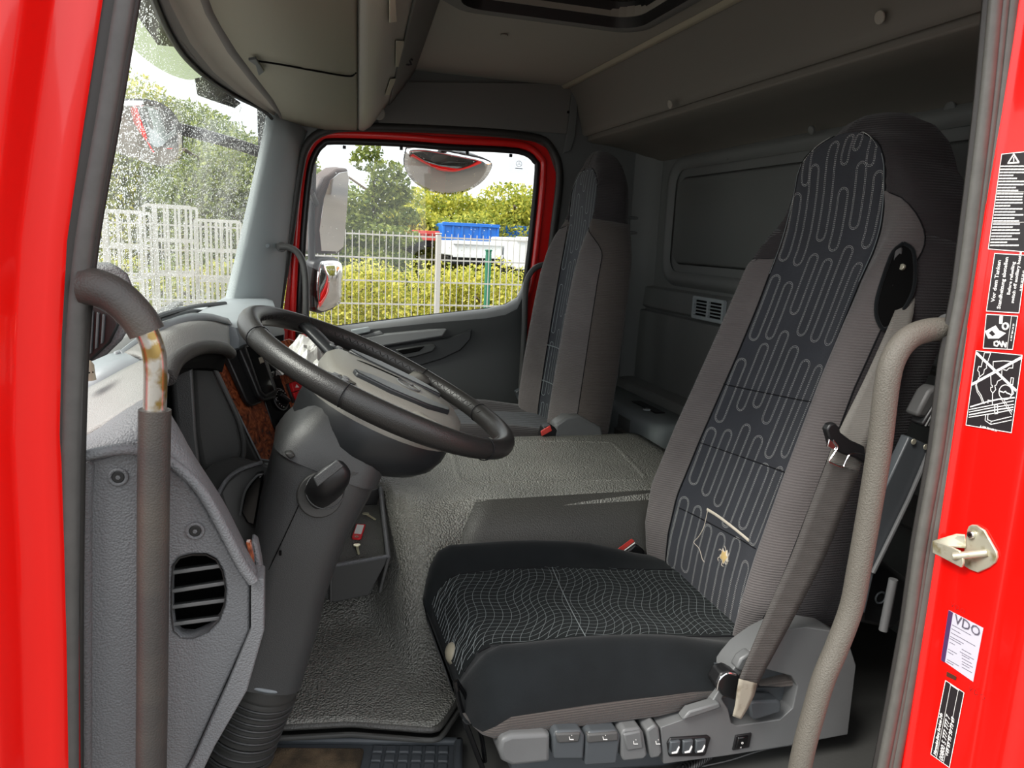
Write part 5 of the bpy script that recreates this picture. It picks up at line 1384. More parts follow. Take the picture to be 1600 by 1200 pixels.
grid('rear_recess', [[Vector((xb(y) + a, y, z)) for y in yst] for a, z in fq], M['head_dk'], ov, thick=-.005)
prism('end_cheek', [Vector((xb(2.07) + a, 2.072, z)) for a, z in fp + fq] + [Vector((-.03, 2.072, 1.80)), Vector((-.03, 2.072, 1.585))], (0, .02, 0), M['ovh_face'], ov, bevel=.004)
disc('end_roller', V(592, 178, 1, 2.03), (0, -1, 0), .022, .012, M['ovh_face'], ov, bevel=.004)
tube('panel_seam', [V(400, 95, 2, 1.566), V(440, 101, 2, 1.5605), V(500, 112, 2, 1.5590), V(545, 119, 2, 1.563), V(556, 114, 2, 1.568)], .0022, M['void'], ov, n=6)
pn = Vector((1, -.086, -.70)).normalized()
pp = Vector((xb(1.2) + .09, 1.2, 1.640))
def OF(lst, d=-.004):
    s_ = 1 if pn.dot(CAM - pp) > 0 else -1
    return [VP(a, b, pp, pn) + pn * (s_ * .006) for a, b in lst]
for q in ([(603, -6), (612, -6), (615, 30), (604, 31)], [(615, 60), (627, 61), (625, 103), (615, 101)], [(607, 121), (616, 120), (605, 146), (599, 146)]):
    prism('velcro_patch', OF(q), pn * .002, M['velcro'], ov, bevel=.0006)
tube('net_hook', [V(632, 100, 1, 1.55), V(643, 101, 1, 1.55), V(638, 90, 1, 1.55), V(645, 94, 1, 1.55)], .003, M['black'], ov, n=6, res=2)
prism('panel_clip', [V(388, 90, 2, 1.565), V(400, 88, 2, 1.565), V(413, 108, 2, 1.565), V(404, 115, 2, 1.565), V(399, 98, 2, 1.565)], (0, 0, -.006), M['black'], ov, bevel=.001)

# ================================================================== STICKERS ON THE REAR PILLAR
def jamb_plane(i):
    p = Rp[i] + Vector((.0055, 0, 0)); t = (Rp[i] - Rp[i + 1]).normalized()
    n = t.cross(Vector((0, 1, 0))).normalized()
    if n.dot(CAM - p) < 0: n = -n
    return p, t, n
JU = JL_ = jamb_plane(1)
def J(lst, d=.0015, pl=JL_): return [VP(a, b, pl[0], pl[2]) + pl[2] * d for a, b in lst]
def line(name, a, b, w, mat_, parent, pl, d=.0022):
    pa, pb_ = J([a], d, pl)[0], J([b], d, pl)[0]
    q = (pb_ - pa).cross(pl[2]).normalized() * w
    return mesh(name, [pa - q, pa + q, pb_ + q, pb_ - q], [(0, 1, 2, 3)], mat_, parent)
def poly_lines(pts, w, vs_, fs, pl, d=.0022):
    P = J(pts, d, pl)
    for a, b in zip(P[:-1], P[1:]):
        q = (b - a).cross(pl[2]).normalized() * w
        e = (b - a).normalized() * w * .6
        k = len(vs_); vs_ += [a - q - e, a + q - e, b + q + e, b - q + e]; fs.append((k, k + 1, k + 2, k + 3))
def sticker(name, quad, label, pl, d=.0012, border=True):
    st = thing(name, label, 'sticker', J([quad[-1]], d, pl)[0])
    prism('sheet', J(quad, d, pl), pl[2] * .0005, M['sticker'], st)
    if border:
        vs_, fs = [], []
        poly_lines(quad + [quad[0]], .0005, vs_, fs, pl, d + .0008)
        mesh('border', vs_, fs, M['white'], st)
    return st
Yd = Vector((0, 1, 0))
s1 = sticker('warning_sticker', [(1567, 241), (1625, 235), (1610, 394), (1546, 389)], 'black warning sticker with triangle and dense white print, topmost on the red pillar', JU)
vs_, fs = [], []
poly_lines([(1577, 255), (1586, 241), (1594, 254), (1577, 255)], .0010, vs_, fs, JU)
poly_lines([(1586, 246), (1586, 252)], .0008, vs_, fs, JU)
mesh('warning_triangle', vs_, fs, M['white'], s1)
vs_, fs = [], []
rn = random.Random(5)
for k in range(27):
    y = 260 + k * 4.75; x = 1566 - (y - 260) * .135
    end = x + rn.choice([22, 40, 40, 40, 55, 30])
    if k in (9, 19): poly_lines([(x, y - 2.4), (x + 52, y - 3.0)], .0002, vs_, fs, JU)
    while x < min(end, 1612):
        L = rn.uniform(3, 7.5)
        poly_lines([(x, y), (x + L, y - L * .02)], .0009, vs_, fs, JU); x += L + 1.6
fine = mesh('fine_print', vs_, fs, M['white'], s1); fine['kind'] = 'stuff'
s2 = sticker('notice_sticker', [(1556, 396), (1606, 399), (1594, 489), (1543, 486)], 'black notice sticker with white German refuelling text, second from top', JL_)
def jtext(body, px, py, size, parent, pl=JL_, mat_='white', d=.0018, bold=.02, vertical=True, shear=0, sp=1.0):
    o = J([(px, py)], d, pl)[0]
    if vertical: return text('print', body, o, pl[1], Yd, size, M[mat_], parent, bold=bold, shear=shear, spacing=sp)
    return text('print', body, o, -Yd, pl[1], size, M[mat_], parent, bold=bold, shear=shear, spacing=sp)
jtext('Vor dem Tanken', 1556, 472, .0082, s2)
jtext('Standheizung abstellen', 1565, 483, .0076, s2)
jtext('Before refuelling', 1580, 461, .0065, s2)
jtext('switch off auxiliary heater', 1586, 474, .0065, s2)
jtext('A 001 817 10 41', 1598, 455, .0040, s2)
s3 = sticker('pictogram_sticker', [(1543, 491), (1592, 494), (1584, 546), (1538, 544)], 'small black sticker with white fuel can and wheel pictogram, third from top', JL_)
z8 = lambda l: [(1450 + a / 8, 400 + b / 8) for a, b in l]
prism('fuel_can', J(z8([(728, 940), (862, 868), (905, 930), (992, 965), (900, 1032), (770, 1032)]), .0022), JL_[2] * .0003, M['white'], s3)
prism('can_window', J(z8([(780, 962), (820, 930), (862, 978), (825, 1002)]), .0027), JL_[2] * .0002, M['sticker'], s3)
ring('wheel_ring', J(z8([(985, 880)]), .0024)[0], JL_[2], .0040, .0014, M['white'], s3, n=18, m=5)
prism('bar', J(z8([(912, 748), (954, 750), (946, 850), (906, 846)]), .0022), JL_[2] * .0003, M['white'], s3)
vs_, fs = [], []
poly_lines(z8([(1060, 755), (1005, 1165)]), .0003, vs_, fs, JL_)
for k in range(5):
    a = k * 1.256
    poly_lines(z8([(870 + 32 * math.cos(a), 1095 + 32 * math.sin(a)), (870 + 32 * math.cos(a + 1.256), 1095 + 32 * math.sin(a + 1.256))]), .0010, vs_, fs, JL_)
poly_lines(z8([(905, 1070), (940, 1130), (950, 1070), (985, 1135), (995, 1085)]), .0012, vs_, fs, JL_)
mesh('pictogram_lines', vs_, fs, M['white'], s3)
jtext('A 997 584 24 29', 1583, 533, .0034, s3)
s4 = sticker('diagram_sticker', [(1527, 548), (1599, 555), (1582, 676), (1511, 664)], 'large black sticker with crossed-out white line drawing, above the door striker', JL_)
e8 = lambda l: [(1450 + a / 8, 540 + b / 8) for a, b in l]
vs_, fs = [], []
for l, w in (([(625, 95), (1112, 558)], .0018), ([(570, 482), (1182, 150)], .0018),
             ([(722, 88), (800, 92), (745, 250), (750, 280), (720, 300), (712, 350), (660, 390), (655, 330), (635, 310), (650, 260), (680, 265), (722, 88)], .0005),
             ([(660, 390), (620, 490), (640, 560), (680, 620), (720, 725)], .0005), ([(650, 395), (610, 500), (630, 580), (670, 640), (700, 720)], .0004),
             ([(830, 320), (830, 200), (960, 190), (1080, 200), (1075, 280), (1030, 280), (1000, 310), (960, 300)], .0005),
             ([(800, 380), (805, 490), (822, 500), (822, 520), (800, 520), (800, 560), (822, 590), (822, 680)], .0005),
             ([(940, 310), (935, 420), (885, 445), (872, 490), (850, 500), (862, 550), (830, 590)], .0005),
             ([(545, 765), (760, 700), (900, 670), (1095, 650)], .0009), ([(530, 800), (1085, 690)], .0006), ([(530, 830), (840, 770), (1085, 735)], .0006), ([(530, 865), (850, 805), (1080, 770)], .0008), ([(525, 895), (840, 845), (1075, 800)], .0006),
             ([(735, 870), (730, 935), (800, 985), (1058, 930)], .0005), ([(765, 865), (760, 925), (810, 945), (1060, 885)], .0005), ([(800, 985), (805, 950)], .0004),
             ([(850, 740), (885, 735), (885, 850), (850, 850), (850, 740)], .0006), ([(765, 720), (765, 680), (820, 690), (820, 735)], .0005),
             ([(905, 565), (960, 585), (985, 572), (1000, 590), (1060, 615)], .0008), ([(940, 680), (1060, 860)], .0004), ([(965, 680), (1065, 830)], .0004),
             ([(1055, 400), (1085, 405), (1075, 490), (1045, 480), (1055, 400)], .0005), ([(1060, 490), (1085, 600), (1050, 630)], .0006)):
    poly_lines(e8(l), w, vs_, fs, JL_)
circ_pts = [(985 + 82 * math.cos(a), 582 + 92 * math.sin(a)) for a in np.linspace(0, 2 * math.pi, 22)]
poly_lines(e8(circ_pts), .0006, vs_, fs, JL_)
mesh('line_drawing', vs_, fs, M['white'], s4)
jtext('A 694 584 38 39', 1533, 667, .0040, s4, vertical=False)
# white data label with a violet edge
s5 = thing('data_label', 'white printed data label with violet edge on the red pillar', 'label', J([(1500, 1050)])[0])
prism('sheet', J([(1484, 953), (1538, 981), (1522, 1065), (1472, 1030)]), JL_[2] * .0004, M['label_white'], s5)
prism('violet_edge', J([(1484, 953), (1491, 957), (1478, 1035), (1472, 1031)], .0021), JL_[2] * .0003, mat('violet_print', srgb(70, 44, 84), .5), s5)
jtext('VDO', 1493, 972, .020, s5, vertical=False, mat_='print_grey', d=.0026, bold=0)
vs_, fs = [], []
for k, (x0, y0, L) in enumerate(((1490, 976, 26), (1489, 982, 10), (1488, 988, 36), (1487, 994, 20), (1486, 997, 16), (1486, 1003, 8), (1484, 1014, 12), (1483, 1018, 9), (1505, 1014, 14), (1502, 1018, 22), (1505, 1023, 10), (1505, 1028, 14), (1505, 1033, 16), (1505, 1037, 10), (1505, 1042, 12), (1482, 1030, 16), (1481, 1033, 10))):
    x = x0
    while x < x0 + L:
        l = rn.uniform(1.5, 4); poly_lines([(x, y0 + (x - x0) * .56), (x + l, y0 + (x + l - x0) * .56)], .0004, vs_, fs, JL_, .0024); x += l + .8
pr = mesh('label_print', vs_, fs, M['print_grey'], s5); pr['kind'] = 'stuff'
jtext('VDO', 1487, 947, .010, s5, vertical=False, mat_='print_dark', bold=-.01, sp=1.3)
jtext('VDO', 1515, 1078, .011, s5, vertical=False, mat_='print_dark', bold=-.01, sp=1.3)
prism('serial_tab', J([(1481, 1049), (1496, 1057), (1495, 1063), (1480, 1056)]), JL_[2] * .0004, mat('brown_tab', srgb(74, 40, 28), .5), s5)
s6 = sticker('phone_sticker', [(1479, 1063), (1508, 1082), (1485, 1199), (1456, 1178)], 'black hotline sticker with large white phone numbers at the pillar foot', JL_)
vs_, fs = [], []
poly_lines([(1487, 1071), (1465, 1184)], .0003, vs_, fs, JL_)
poly_lines([(1499, 1079), (1476, 1192)], .0003, vs_, fs, JL_)
poly_lines([(1487, 1069), (1500, 1078)], .0010, vs_, fs, JL_)
mesh('rule_lines', vs_, fs, M['white'], s6)
mpp = (J([(1456, 1178)])[0] - J([(1485, 1199)])[0]).length / 29
jtext('Mercedes-Benz Services 24h', 1464.5, 1181, 4.4 * mpp / .70, s6, shear=.15, bold=.012, sp=.84)
jtext('00800 5 777 777 7', 1475, 1190, 6.0 * mpp / .70, s6, shear=.15, bold=.012, sp=.98)
jtext('+49 69 95 30 73 69', 1483.5, 1183, 4.8 * mpp / .70, s6, shear=.15, bold=.012, sp=1.0)
# ---- striker
z6 = lambda l: [(1400 + a / 6, 780 + b / 6) for a, b in l]
stk = thing('door_striker', 'zinc plated door striker bolted to the red pillar', 'door striker', J(z6([(800, 680)]), .002)[0])
prism('plate', J(z6([(690, 285), (705, 250), (735, 236), (775, 240), (850, 290), (965, 490), (972, 540), (955, 590), (890, 640), (790, 685), (720, 660), (655, 620), (650, 560), (670, 420)]), .001), JL_[2] * .004, M['zinc'], stk, bevel=.001)
disc('bolt', J(z6([(742, 330)]), .005)[0], JL_[2], .0055, .005, M['chrome'], stk, n=16, bevel=.001)
disc('bolt_socket', J(z6([(742, 330)]), .0102)[0], JL_[2], .0022, .0005, M['void'], stk, n=6)
prism('leg', J(z6([(463, 378), (560, 405), (650, 440), (715, 470), (750, 520), (755, 590), (735, 628), (640, 580), (545, 530), (463, 492)]), .020), JL_[2] * .004, M['zinc'], stk, bevel=.001)
prism('bridge', J(z6([(465, 376), (600, 420)]), .023) + J(z6([(690, 440), (680, 325), (600, 318)]), .006), Vector((0, 0, -.003)), M['zinc'], stk, bevel=.0006)
tube('pin', [J(z6([(680, 520)]), .026)[0], J(z6([(780, 510)]), .016)[0], J(z6([(880, 500)]), .004)[0]], .0052, M['zinc'], stk, n=12, res=1)
disc('pin_head', J(z6([(680, 520)]), .024)[0], JL_[2], .0055, .002, M['zinc'], stk, n=16, bevel=.0006)
# ================================================================== OUTSIDE
M['asphalt'] = mat('wet_asphalt', srgb(84, 77, 69), 0.6, bump=('noise', 60, .4, .01), var=(.6, .2))
M['galv'] = mat('galvanised_fence', srgb(186, 184, 178), .5, metal=.2)
M['green_post'] = mat('green_post', srgb(40, 110, 84), .5)
def leaf_mat(name, c0, c1, tr=.35):
    m = bpy.data.materials.new(name); m.use_nodes = True
    N, L = m.node_tree.nodes, m.node_tree.links
    b = N['Principled BSDF']; b.inputs['Roughness'].default_value = .55; b.inputs['Specular IOR Level'].default_value = .3
    g = N.new('ShaderNodeNewGeometry'); rp = N.new('ShaderNodeValToRGB')
    rp.color_ramp.elements[0].color = (*c0, 1); rp.color_ramp.elements[1].color = (*c1, 1)
    L.new(g.outputs['Random Per Island'], rp.inputs['Fac']); L.new(rp.outputs['Color'], b.inputs['Base Color'])
    t = N.new('ShaderNodeBsdfTranslucent'); L.new(rp.outputs['Color'], t.inputs['Color'])
    mx = N.new('ShaderNodeMixShader'); mx.inputs[0].default_value = tr
    o = [n for n in N if n.type == 'OUTPUT_MATERIAL'][0]
    L.new(b.outputs[0], mx.inputs[1]); L.new(t.outputs[0], mx.inputs[2]); L.new(mx.outputs[0], o.inputs['Surface'])
    return m
M['leaf_y'] = leaf_mat('hedge_leaves', srgb(140, 152, 56), srgb(240, 228, 116), .5)
M['leaf_g'] = leaf_mat('tree_leaves', srgb(110, 130, 50), srgb(214, 206, 90), .45)
M['leaf_d'] = leaf_mat('dark_leaves', srgb(84, 104, 56), srgb(160, 168, 90), .4)
M['bark'] = mat('bark', srgb(84, 72, 58), .9, bump=('noise', 30, .6, .02))
ground = struct(mesh('floor_yard', [(-60, -40, -.95), (80, -40, -.95), (80, 90, -.95), (-60, 90, -.95)], [(0, 1, 2, 3)], M['asphalt']), 'wet asphalt yard outside the truck')
ground.name = 'ground'

def foliage(name, blobs, n, size, mat_, parent, seed, flat=0.0):
    r = np.random.default_rng(seed)
    C = np.array([b[0] for b in blobs]); Rd = np.array([b[1] for b in blobs])
    vol = Rd[:, 0] * Rd[:, 1] * Rd[:, 2]
    idx = r.choice(len(blobs), n, p=vol / vol.sum())
    d = r.normal(size=(n, 3)); d /= np.linalg.norm(d, axis=1)[:, None]
    rad = r.uniform(.35, 1, (n, 1)) ** .45
    P = C[idx] + d * rad * Rd[idx]
    a = r.normal(size=(n, 3)); a /= np.linalg.norm(a, axis=1)[:, None]
    b = np.cross(a, r.normal(size=(n, 3))); b /= np.linalg.norm(b, axis=1)[:, None]
    s = size * r.uniform(.6, 1.4, (n, 1))
    q = np.stack([P - a * s, P + b * s * .5, P + a * s, P - b * s * .5], 1).reshape(-1, 3)
    o0 = np.array([P[:, 0].mean(), P[:, 1].mean(), P[:, 2].min()])
    me = bpy.data.meshes.new(name)
    me.vertices.add(n * 4); me.vertices.foreach_set('co', (q - o0).ravel())
    me.loops.add(n * 4); me.loops.foreach_set('vertex_index', np.arange(n * 4))
    me.polygons.add(n); me.polygons.foreach_set('loop_start', np.arange(n) * 4); me.polygons.foreach_set('loop_total', np.full(n, 4))
    me.update(); me.validate()
    me.materials.append(mat_)
    o = bpy.data.objects.new(name, me); o['kind'] = 'stuff'
    return _link(o, parent, o0)
def tree(name, label, x, y, z0, z1, rx, mat_, n, size, seed, group=None, kind='round', cat='tree'):
    t = thing(name, label, cat, (x, y, -.95), group)
    r = random.Random(seed)
    hgt = z1 - z0
    blobs = []
    if kind == 'round':
        for k in range(11):
            f = k / 10
            a = r.uniform(0, 6.28); q = r.uniform(0, .55) * rx
            zz = lerp(z0 + hgt * .12, z1 - hgt * .14, r.random())
            w = rx * r.uniform(.35, .6) * (1 - .4 * abs((zz - z0) / hgt - .45))
            blobs.append(((x + q * math.cos(a), y + q * math.sin(a) * .7, zz), (w, w * .8, hgt * r.uniform(.12, .2))))
        blobs.append(((x, y, z0 + hgt * .5), (rx * .6, rx * .6, hgt * .42)))
    else:
        for k in range(16):
            f = k / 15
            w = rx * (1 - f * .8)
            a = r.uniform(0, 6.28)
            blobs.append(((x + .5 * w * math.cos(a), y + .5 * w * math.sin(a), lerp(z0, z1, f)), (w * .75, w * .6, hgt * .045 + .1)))
    foliage('foliage', blobs, n, size, mat_, t, seed)
    sweep('trunk', [Vector((x, y, -.95)), Vector((x + .03, y, lerp(-.95, z1, .4))), Vector((x, y, lerp(-.95, z1, .85)))], circ(max(.03, rx * .05), 8), M['bark'], t, scale=lambda u: 1.2 - .9 * u)
    for k in range(4):
        a = r.uniform(0, 6.28); zz = lerp(z0, z1, .15 + .17 * k)
        tube('branch', [Vector((x, y, zz)), Vector((x + math.cos(a) * rx * .6, y + math.sin(a) * rx * .5, zz + hgt * .12))], max(.012, rx * .016), M['bark'], t, n=5, res=1)
    return t
def zt(px, py, y): return V(px, py, 1, y).z
def xt(px, y): return V(px, 400, 1, y).x
# hedge shrubs behind the fence
hl = ['yellow green shrub behind the fence beside the lower mirror', 'bushy yellow green shrub left of the grey fence post', 'leafy yellow shrub directly behind the grey fence post', 'yellow shrub between the grey and green fence posts', 'pale green shrub behind the green fence post', 'yellow green shrub at the right window edge']
for k, (px, top, y, w) in enumerate(((515, 376, 7.0, .75), (580, 372, 7.3, .8), (655, 378, 7.1, .85), (720, 392, 7.2, .8), (775, 398, 7.0, .75), (830, 386, 7.3, .85))):
    tree('hedge_shrub', hl[k], xt(px, y), y, -.9, zt(px, top, y), w, M['leaf_y'], 16000, .020, 40 + k, 'shrubs behind the fence', cat='shrub')
for k, px in enumerate((160, 250, 340, 420)):
    tree('hedge_shrub', ['green shrub furthest left through the wet windscreen', 'green shrub below the round front mirror', 'yellow green shrub left of the windscreen pillar', 'green shrub hidden by the windscreen pillar'][k], xt(px, 8.5), 8.5, -.9, zt(px, 400, 8.5), .95, M['leaf_g'], 12000, .025, 60 + k, 'shrubs beyond the windscreen', cat='shrub')
# trees
trees = [('tall_tree', 'tall open tree with dark leaves at the left of the far window', 582, 215, 16, 1.6, 'leaf_d', 9000, .10, 'cone'),
         ('broad_tree', 'broad yellow green tree below the curved mirror', 690, 292, 26, 3.6, 'leaf_g', 12000, .14, 'round'),
         ('broad_tree', 'rounded green tree left of the curved mirror', 630, 308, 24, 2.8, 'leaf_g', 9000, .13, 'round'),
         ('broad_tree', 'tree crown right of the curved mirror against the sky', 802, 290, 24, 2.6, 'leaf_g', 8000, .12, 'round'),
         ('broad_tree', 'low green tree between the two crowns', 755, 318, 27, 3.2, 'leaf_g', 9000, .14, 'round'),
         ('broad_tree', 'yellow green tree at the right window edge', 845, 300, 25, 2.6, 'leaf_g', 7000, .13, 'round'),
         ('broad_tree', 'dark green tree seen beside the windscreen pillar', 365, 180, 15, 2.2, 'leaf_d', 11000, .09, 'round'),
         ('broad_tree', 'dark tree behind the round front mirror', 285, 150, 17, 2.4, 'leaf_d', 11000, .10, 'round'),
         ('broad_tree', 'green tree at the left edge of the windscreen', 185, 110, 17, 2.4, 'leaf_g', 10000, .10, 'round'),
         ('broad_tree', 'green tree between windscreen pillar and door window', 455, 230, 18, 2.2, 'leaf_d', 7000, .10, 'round'),
         ('broad_tree', 'small tree behind the upper wing mirror', 520, 300, 22, 2.4, 'leaf_g', 6000, .12, 'round')]
for k, (nm, lab, px, top, y, rx, m_, n, sz, kd) in enumerate(trees):
    tree(nm, lab, xt(px, y), y, -.2, zt(px, top, y), rx, M[m_], int(n * 2.2), sz * .55, 100 + k, 'trees behind the yard', kd)

for k, (x, y, rx, lab) in enumerate(((26, 3.6, 2.6, 'leafy tree mirrored in the tall wing mirror'), (30, 8, 3.0, 'distant tree mirrored in the small wing mirror'))):
    tree('broad_tree', lab, x, y, -.4, 5.5, rx, M['leaf_g'], 9000, .12, 140 + k, 'trees behind the yard')
# fence panels and posts along the yard
YF = 5.35
zr = [zt(600, py, YF) for py in (367, 403, 439, 475, 511)]
while zr[-1] > -.7: zr.append(zr[-1] - (zr[0] - zr[1]))
px_post = V(684, 430, 1, YF).x
names = ['wire mesh fence panel furthest left beyond the windscreen', 'wire mesh fence panel left of the grey post', 'wire mesh fence panel right of the grey post', 'wire mesh fence panel furthest right']
for k in range(-2, 2):
    x0 = px_post + k * 2.45; x1 = x0 + 2.45
    f = thing('mesh_fence', names[k + 2], 'fence', ((x0 + x1) / 2, YF, -.95), 'galvanised fence panels')
    for z in zr:
        box('horizontal_bar', ((x0 + x1) / 2, YF, z), (x1 - x0, .012, .012), M['galv'], f, bevel=0)
    vs_, fs = [], []
    nb = 46
    for i in range(1, nb):
        xx = lerp(x0, x1, i / nb); h = .0032
        b = len(vs_)
        for zz in (-.75, zr[0] + .03):
            vs_ += [(xx - h, YF - .006 - h, zz), (xx + h, YF - .006 - h, zz), (xx + h, YF - .006 + h, zz), (xx - h, YF - .006 + h, zz)]
        fs += [(b, b + 1, b + 5, b + 4), (b + 1, b + 2, b + 6, b + 5), (b + 2, b + 3, b + 7, b + 6), (b + 3, b, b + 4, b + 7), (b + 4, b + 5, b + 6, b + 7)]
    o = mesh('upright_bars', vs_, fs, M['galv'], f); o['kind'] = 'stuff'
pl_ = ['pale fence post beyond the windscreen', 'pale fence post behind the wing mirrors', 'wide pale grey fence post in the middle of the far window', 'pale fence post at the far right']
for k in range(-2, 2):
    x = px_post + k * 2.45
    p = thing('fence_post', pl_[k + 2], 'post', (x, YF, -.95), 'galvanised fence posts')
    box('post_tube', (x, YF + .01, (zr[0] - .95) / 2 + .01), (.042, .05, zr[0] + .95 + .02), M['galv'], p, bevel=.004)
    box('post_cap', (x, YF + .01, zr[0] + .03), (.048, .056, .012), M['galv'], p, bevel=.003)
gx, gy = V(762, 430, 1, 8.6).x, 8.6
gp_ = thing('fence_post', 'slim green metal fence post behind the hedge', 'post', (gx, gy - 2.2, -.95), 'green fence posts')
gxx = V(762, 430, 1, 6.4).x
box('post_tube', (gxx, 6.4, (zt(762, 392, 6.4) - .95) / 2), (.05, .05, zt(762, 392, 6.4) + .95), M['green_post'], gp_, bevel=.004)
box('post_cap', (gxx, 6.4, zt(762, 392, 6.4) + .005), (.06, .06, .014), M['green_post'], gp_, bevel=.003)

# wire racks beyond the windscreen
rl = ['stack of pale wire racks at the left of the windscreen', 'stack of pale wire racks in the middle of the windscreen', 'stack of pale wire racks beside the far windscreen pillar']
for k, (pxa, pxb, pya) in enumerate(((150, 222, 330), (228, 300, 322), (306, 372, 345))):
    y = 6.6 + .3 * k
    xa, xb_ = V(pxa, 400, 1, y).x, V(pxb, 400, 1, y).x
    zt_ = zt((pxa + pxb) / 2, pya, y)
    rck = thing('wire_rack', rl[k], 'wire rack', ((xa + xb_) / 2, y, -.95), 'stacked wire racks')
    nlev = 5
    for q in range(nlev + 1):
        z = lerp(-.2, zt_, q / nlev)
        for yy in (y, y + .5):
            box('rack_rail', ((xa + xb_) / 2, yy, z), (xb_ - xa, .02, .028), M['galv'], rck, bevel=0)
    for q in range(5):
        xx = lerp(xa, xb_, q / 4)
        for yy in (y, y + .5):
            box('rack_upright', (xx, yy, (zt_ - .95) / 2), (.022, .022, zt_ + .95), M['galv'], rck, bevel=0)
# vehicles in the yard
def boxtruck(name, label, cat, pxa, pxb, pyt, pyb, y, mat_, depth=2.4, ribs=6, extra=None):
    xa, xb_ = V(pxa, pyt, 1, y).x, V(pxb, pyt, 1, y).x
    z1, z0 = zt((pxa + pxb) / 2, pyt, y), zt((pxa + pxb) / 2, pyb, y)
    t = thing(name, label, cat, ((xa + xb_) / 2, y, -.95), 'vehicles in the yard')
    box('body', ((xa + xb_) / 2, y + depth / 2, (z0 + z1) / 2), (xb_ - xa, depth, z1 - z0), mat_, t, bevel=.04)
    for z in (z0 + .03, z1 - .03):
        box('rail', ((xa + xb_) / 2, y - .02, z), (xb_ - xa, .06, .10), mat_, t, bevel=.01)
    for k in range(ribs + 1 if ribs else 0):
        box('rib', (lerp(xa + .05, xb_ - .05, k / ribs), y - .01, (z0 + z1) / 2), (.06, .05, z1 - z0), mat_, t, bevel=.01)
    box('chassis', ((xa + xb_) / 2, y + depth / 2, z0 - .12), ((xb_ - xa) * .96, .9, .2), M['black'], t, bevel=.02)
    for u in (.15, .75, .88):
        for yy in (y + .15, y + depth - .15):
            disc('wheel', (lerp(xa, xb_, u), yy - .15, -.45), (0, 1, 0), .5, .3, M['black'], t, bevel=.05)
    return t
blue, redm, whitem, orange = mat('blue_paint', srgb(30, 112, 206), .4), mat('red_tarp', srgb(200, 70, 62), .5), mat('white_paint', srgb(232, 234, 234), .4), mat('orange_paint', srgb(238, 140, 30), .4)
boxtruck('blue_trailer', 'blue dump trailer beyond the trees in the far window', 'trailer', 691, 781, 350, 377, 22, blue)
boxtruck('blue_container', 'second blue container at the right behind the hedge', 'container', 792, 835, 354, 374, 23, blue, ribs=3)
boxtruck('red_trailer', 'low red trailer left of the blue trailer', 'trailer', 620, 687, 361, 374, 21, redm, ribs=5)
boxtruck('white_van', 'white van below the blue trailer', 'van', 708, 786, 378, 402, 18, whitem, ribs=0)
boxtruck('white_van', 'white van at the right edge of the far window', 'van', 806, 850, 372, 420, 17, whitem, ribs=0)
boxtruck('orange_truck', 'orange truck mirrored in the far wing mirrors', 'truck', 2300, 2900, 300, 420, 6, orange, ribs=4)

# ---- wing mirrors outside the passenger door
MN = Vector((.70, -.70, -.10)).normalized()
wm = thing('wing_mirror', 'tall wing mirror outside the far door window', 'mirror', V(510, 392, 1, 2.34), 'wing mirrors')
mp = V(520, 330, 1, 2.34)
def MF(lst, d=0.0): return [VP(a, b, mp, MN) + MN * d for a, b in lst]
up_face = [(502, 392), (499, 360), (506, 310), (516, 282), (530, 270), (543, 268), (545, 280), (541, 340), (537, 385), (528, 393)]
hs_ = prism('housing', MF([(497, 397), (494, 360), (501, 308), (513, 277), (530, 264), (547, 263), (549, 280), (545, 340), (541, 390), (530, 398)], -.008), MN * -.07, mat('mirror_housing', srgb(96, 84, 80), .5), wm, bevel=.012, seg=3)
prism('mirror_glass', MF(up_face, -.002), MN * .003, M['mirror'], wm, bevel=.001)
tube('mirror_arm', [V(489, 255, 1, 2.30), V(487, 330, 1, 2.30), V(487, 420, 1, 2.30), V(488, 480, 1, 2.28)], .014, M['black'], wm, n=8)
tube('upper_bracket', [V(486, 300, 1, 2.20), V(494, 318, 1, 2.30)], .012, M['black'], wm, n=8, res=1)
wm2 = thing('wing_mirror', 'small wide angle wing mirror below the tall one', 'mirror', V(510, 488, 1, 2.32), 'wing mirrors')
mp = V(515, 447, 1, 2.32)
lo_face = [(497, 484), (495, 450), (499, 414), (508, 408), (527, 408), (535, 416), (536, 445), (534, 470), (522, 480), (506, 486)]
prism('housing', MF([(492, 487), (490, 450), (495, 411), (506, 404), (530, 404), (539, 414), (540, 446), (537, 473), (523, 485), (504, 491)], -.008), MN * -.06, M['black'], wm2, bevel=.012, seg=3)
c_ = sum(MF(lo_face), Vector()) / len(lo_face)
rg_ = [[c_.lerp(p, t) + MN * (.014 * (1 - t * t) - .002) for p in catmull(MF(lo_face + [lo_face[0]]), 3)[:-1]] for t in (1, .8, .6, .4, .2, .02)]
loft('mirror_glass', rg_, M['mirror'], wm2)
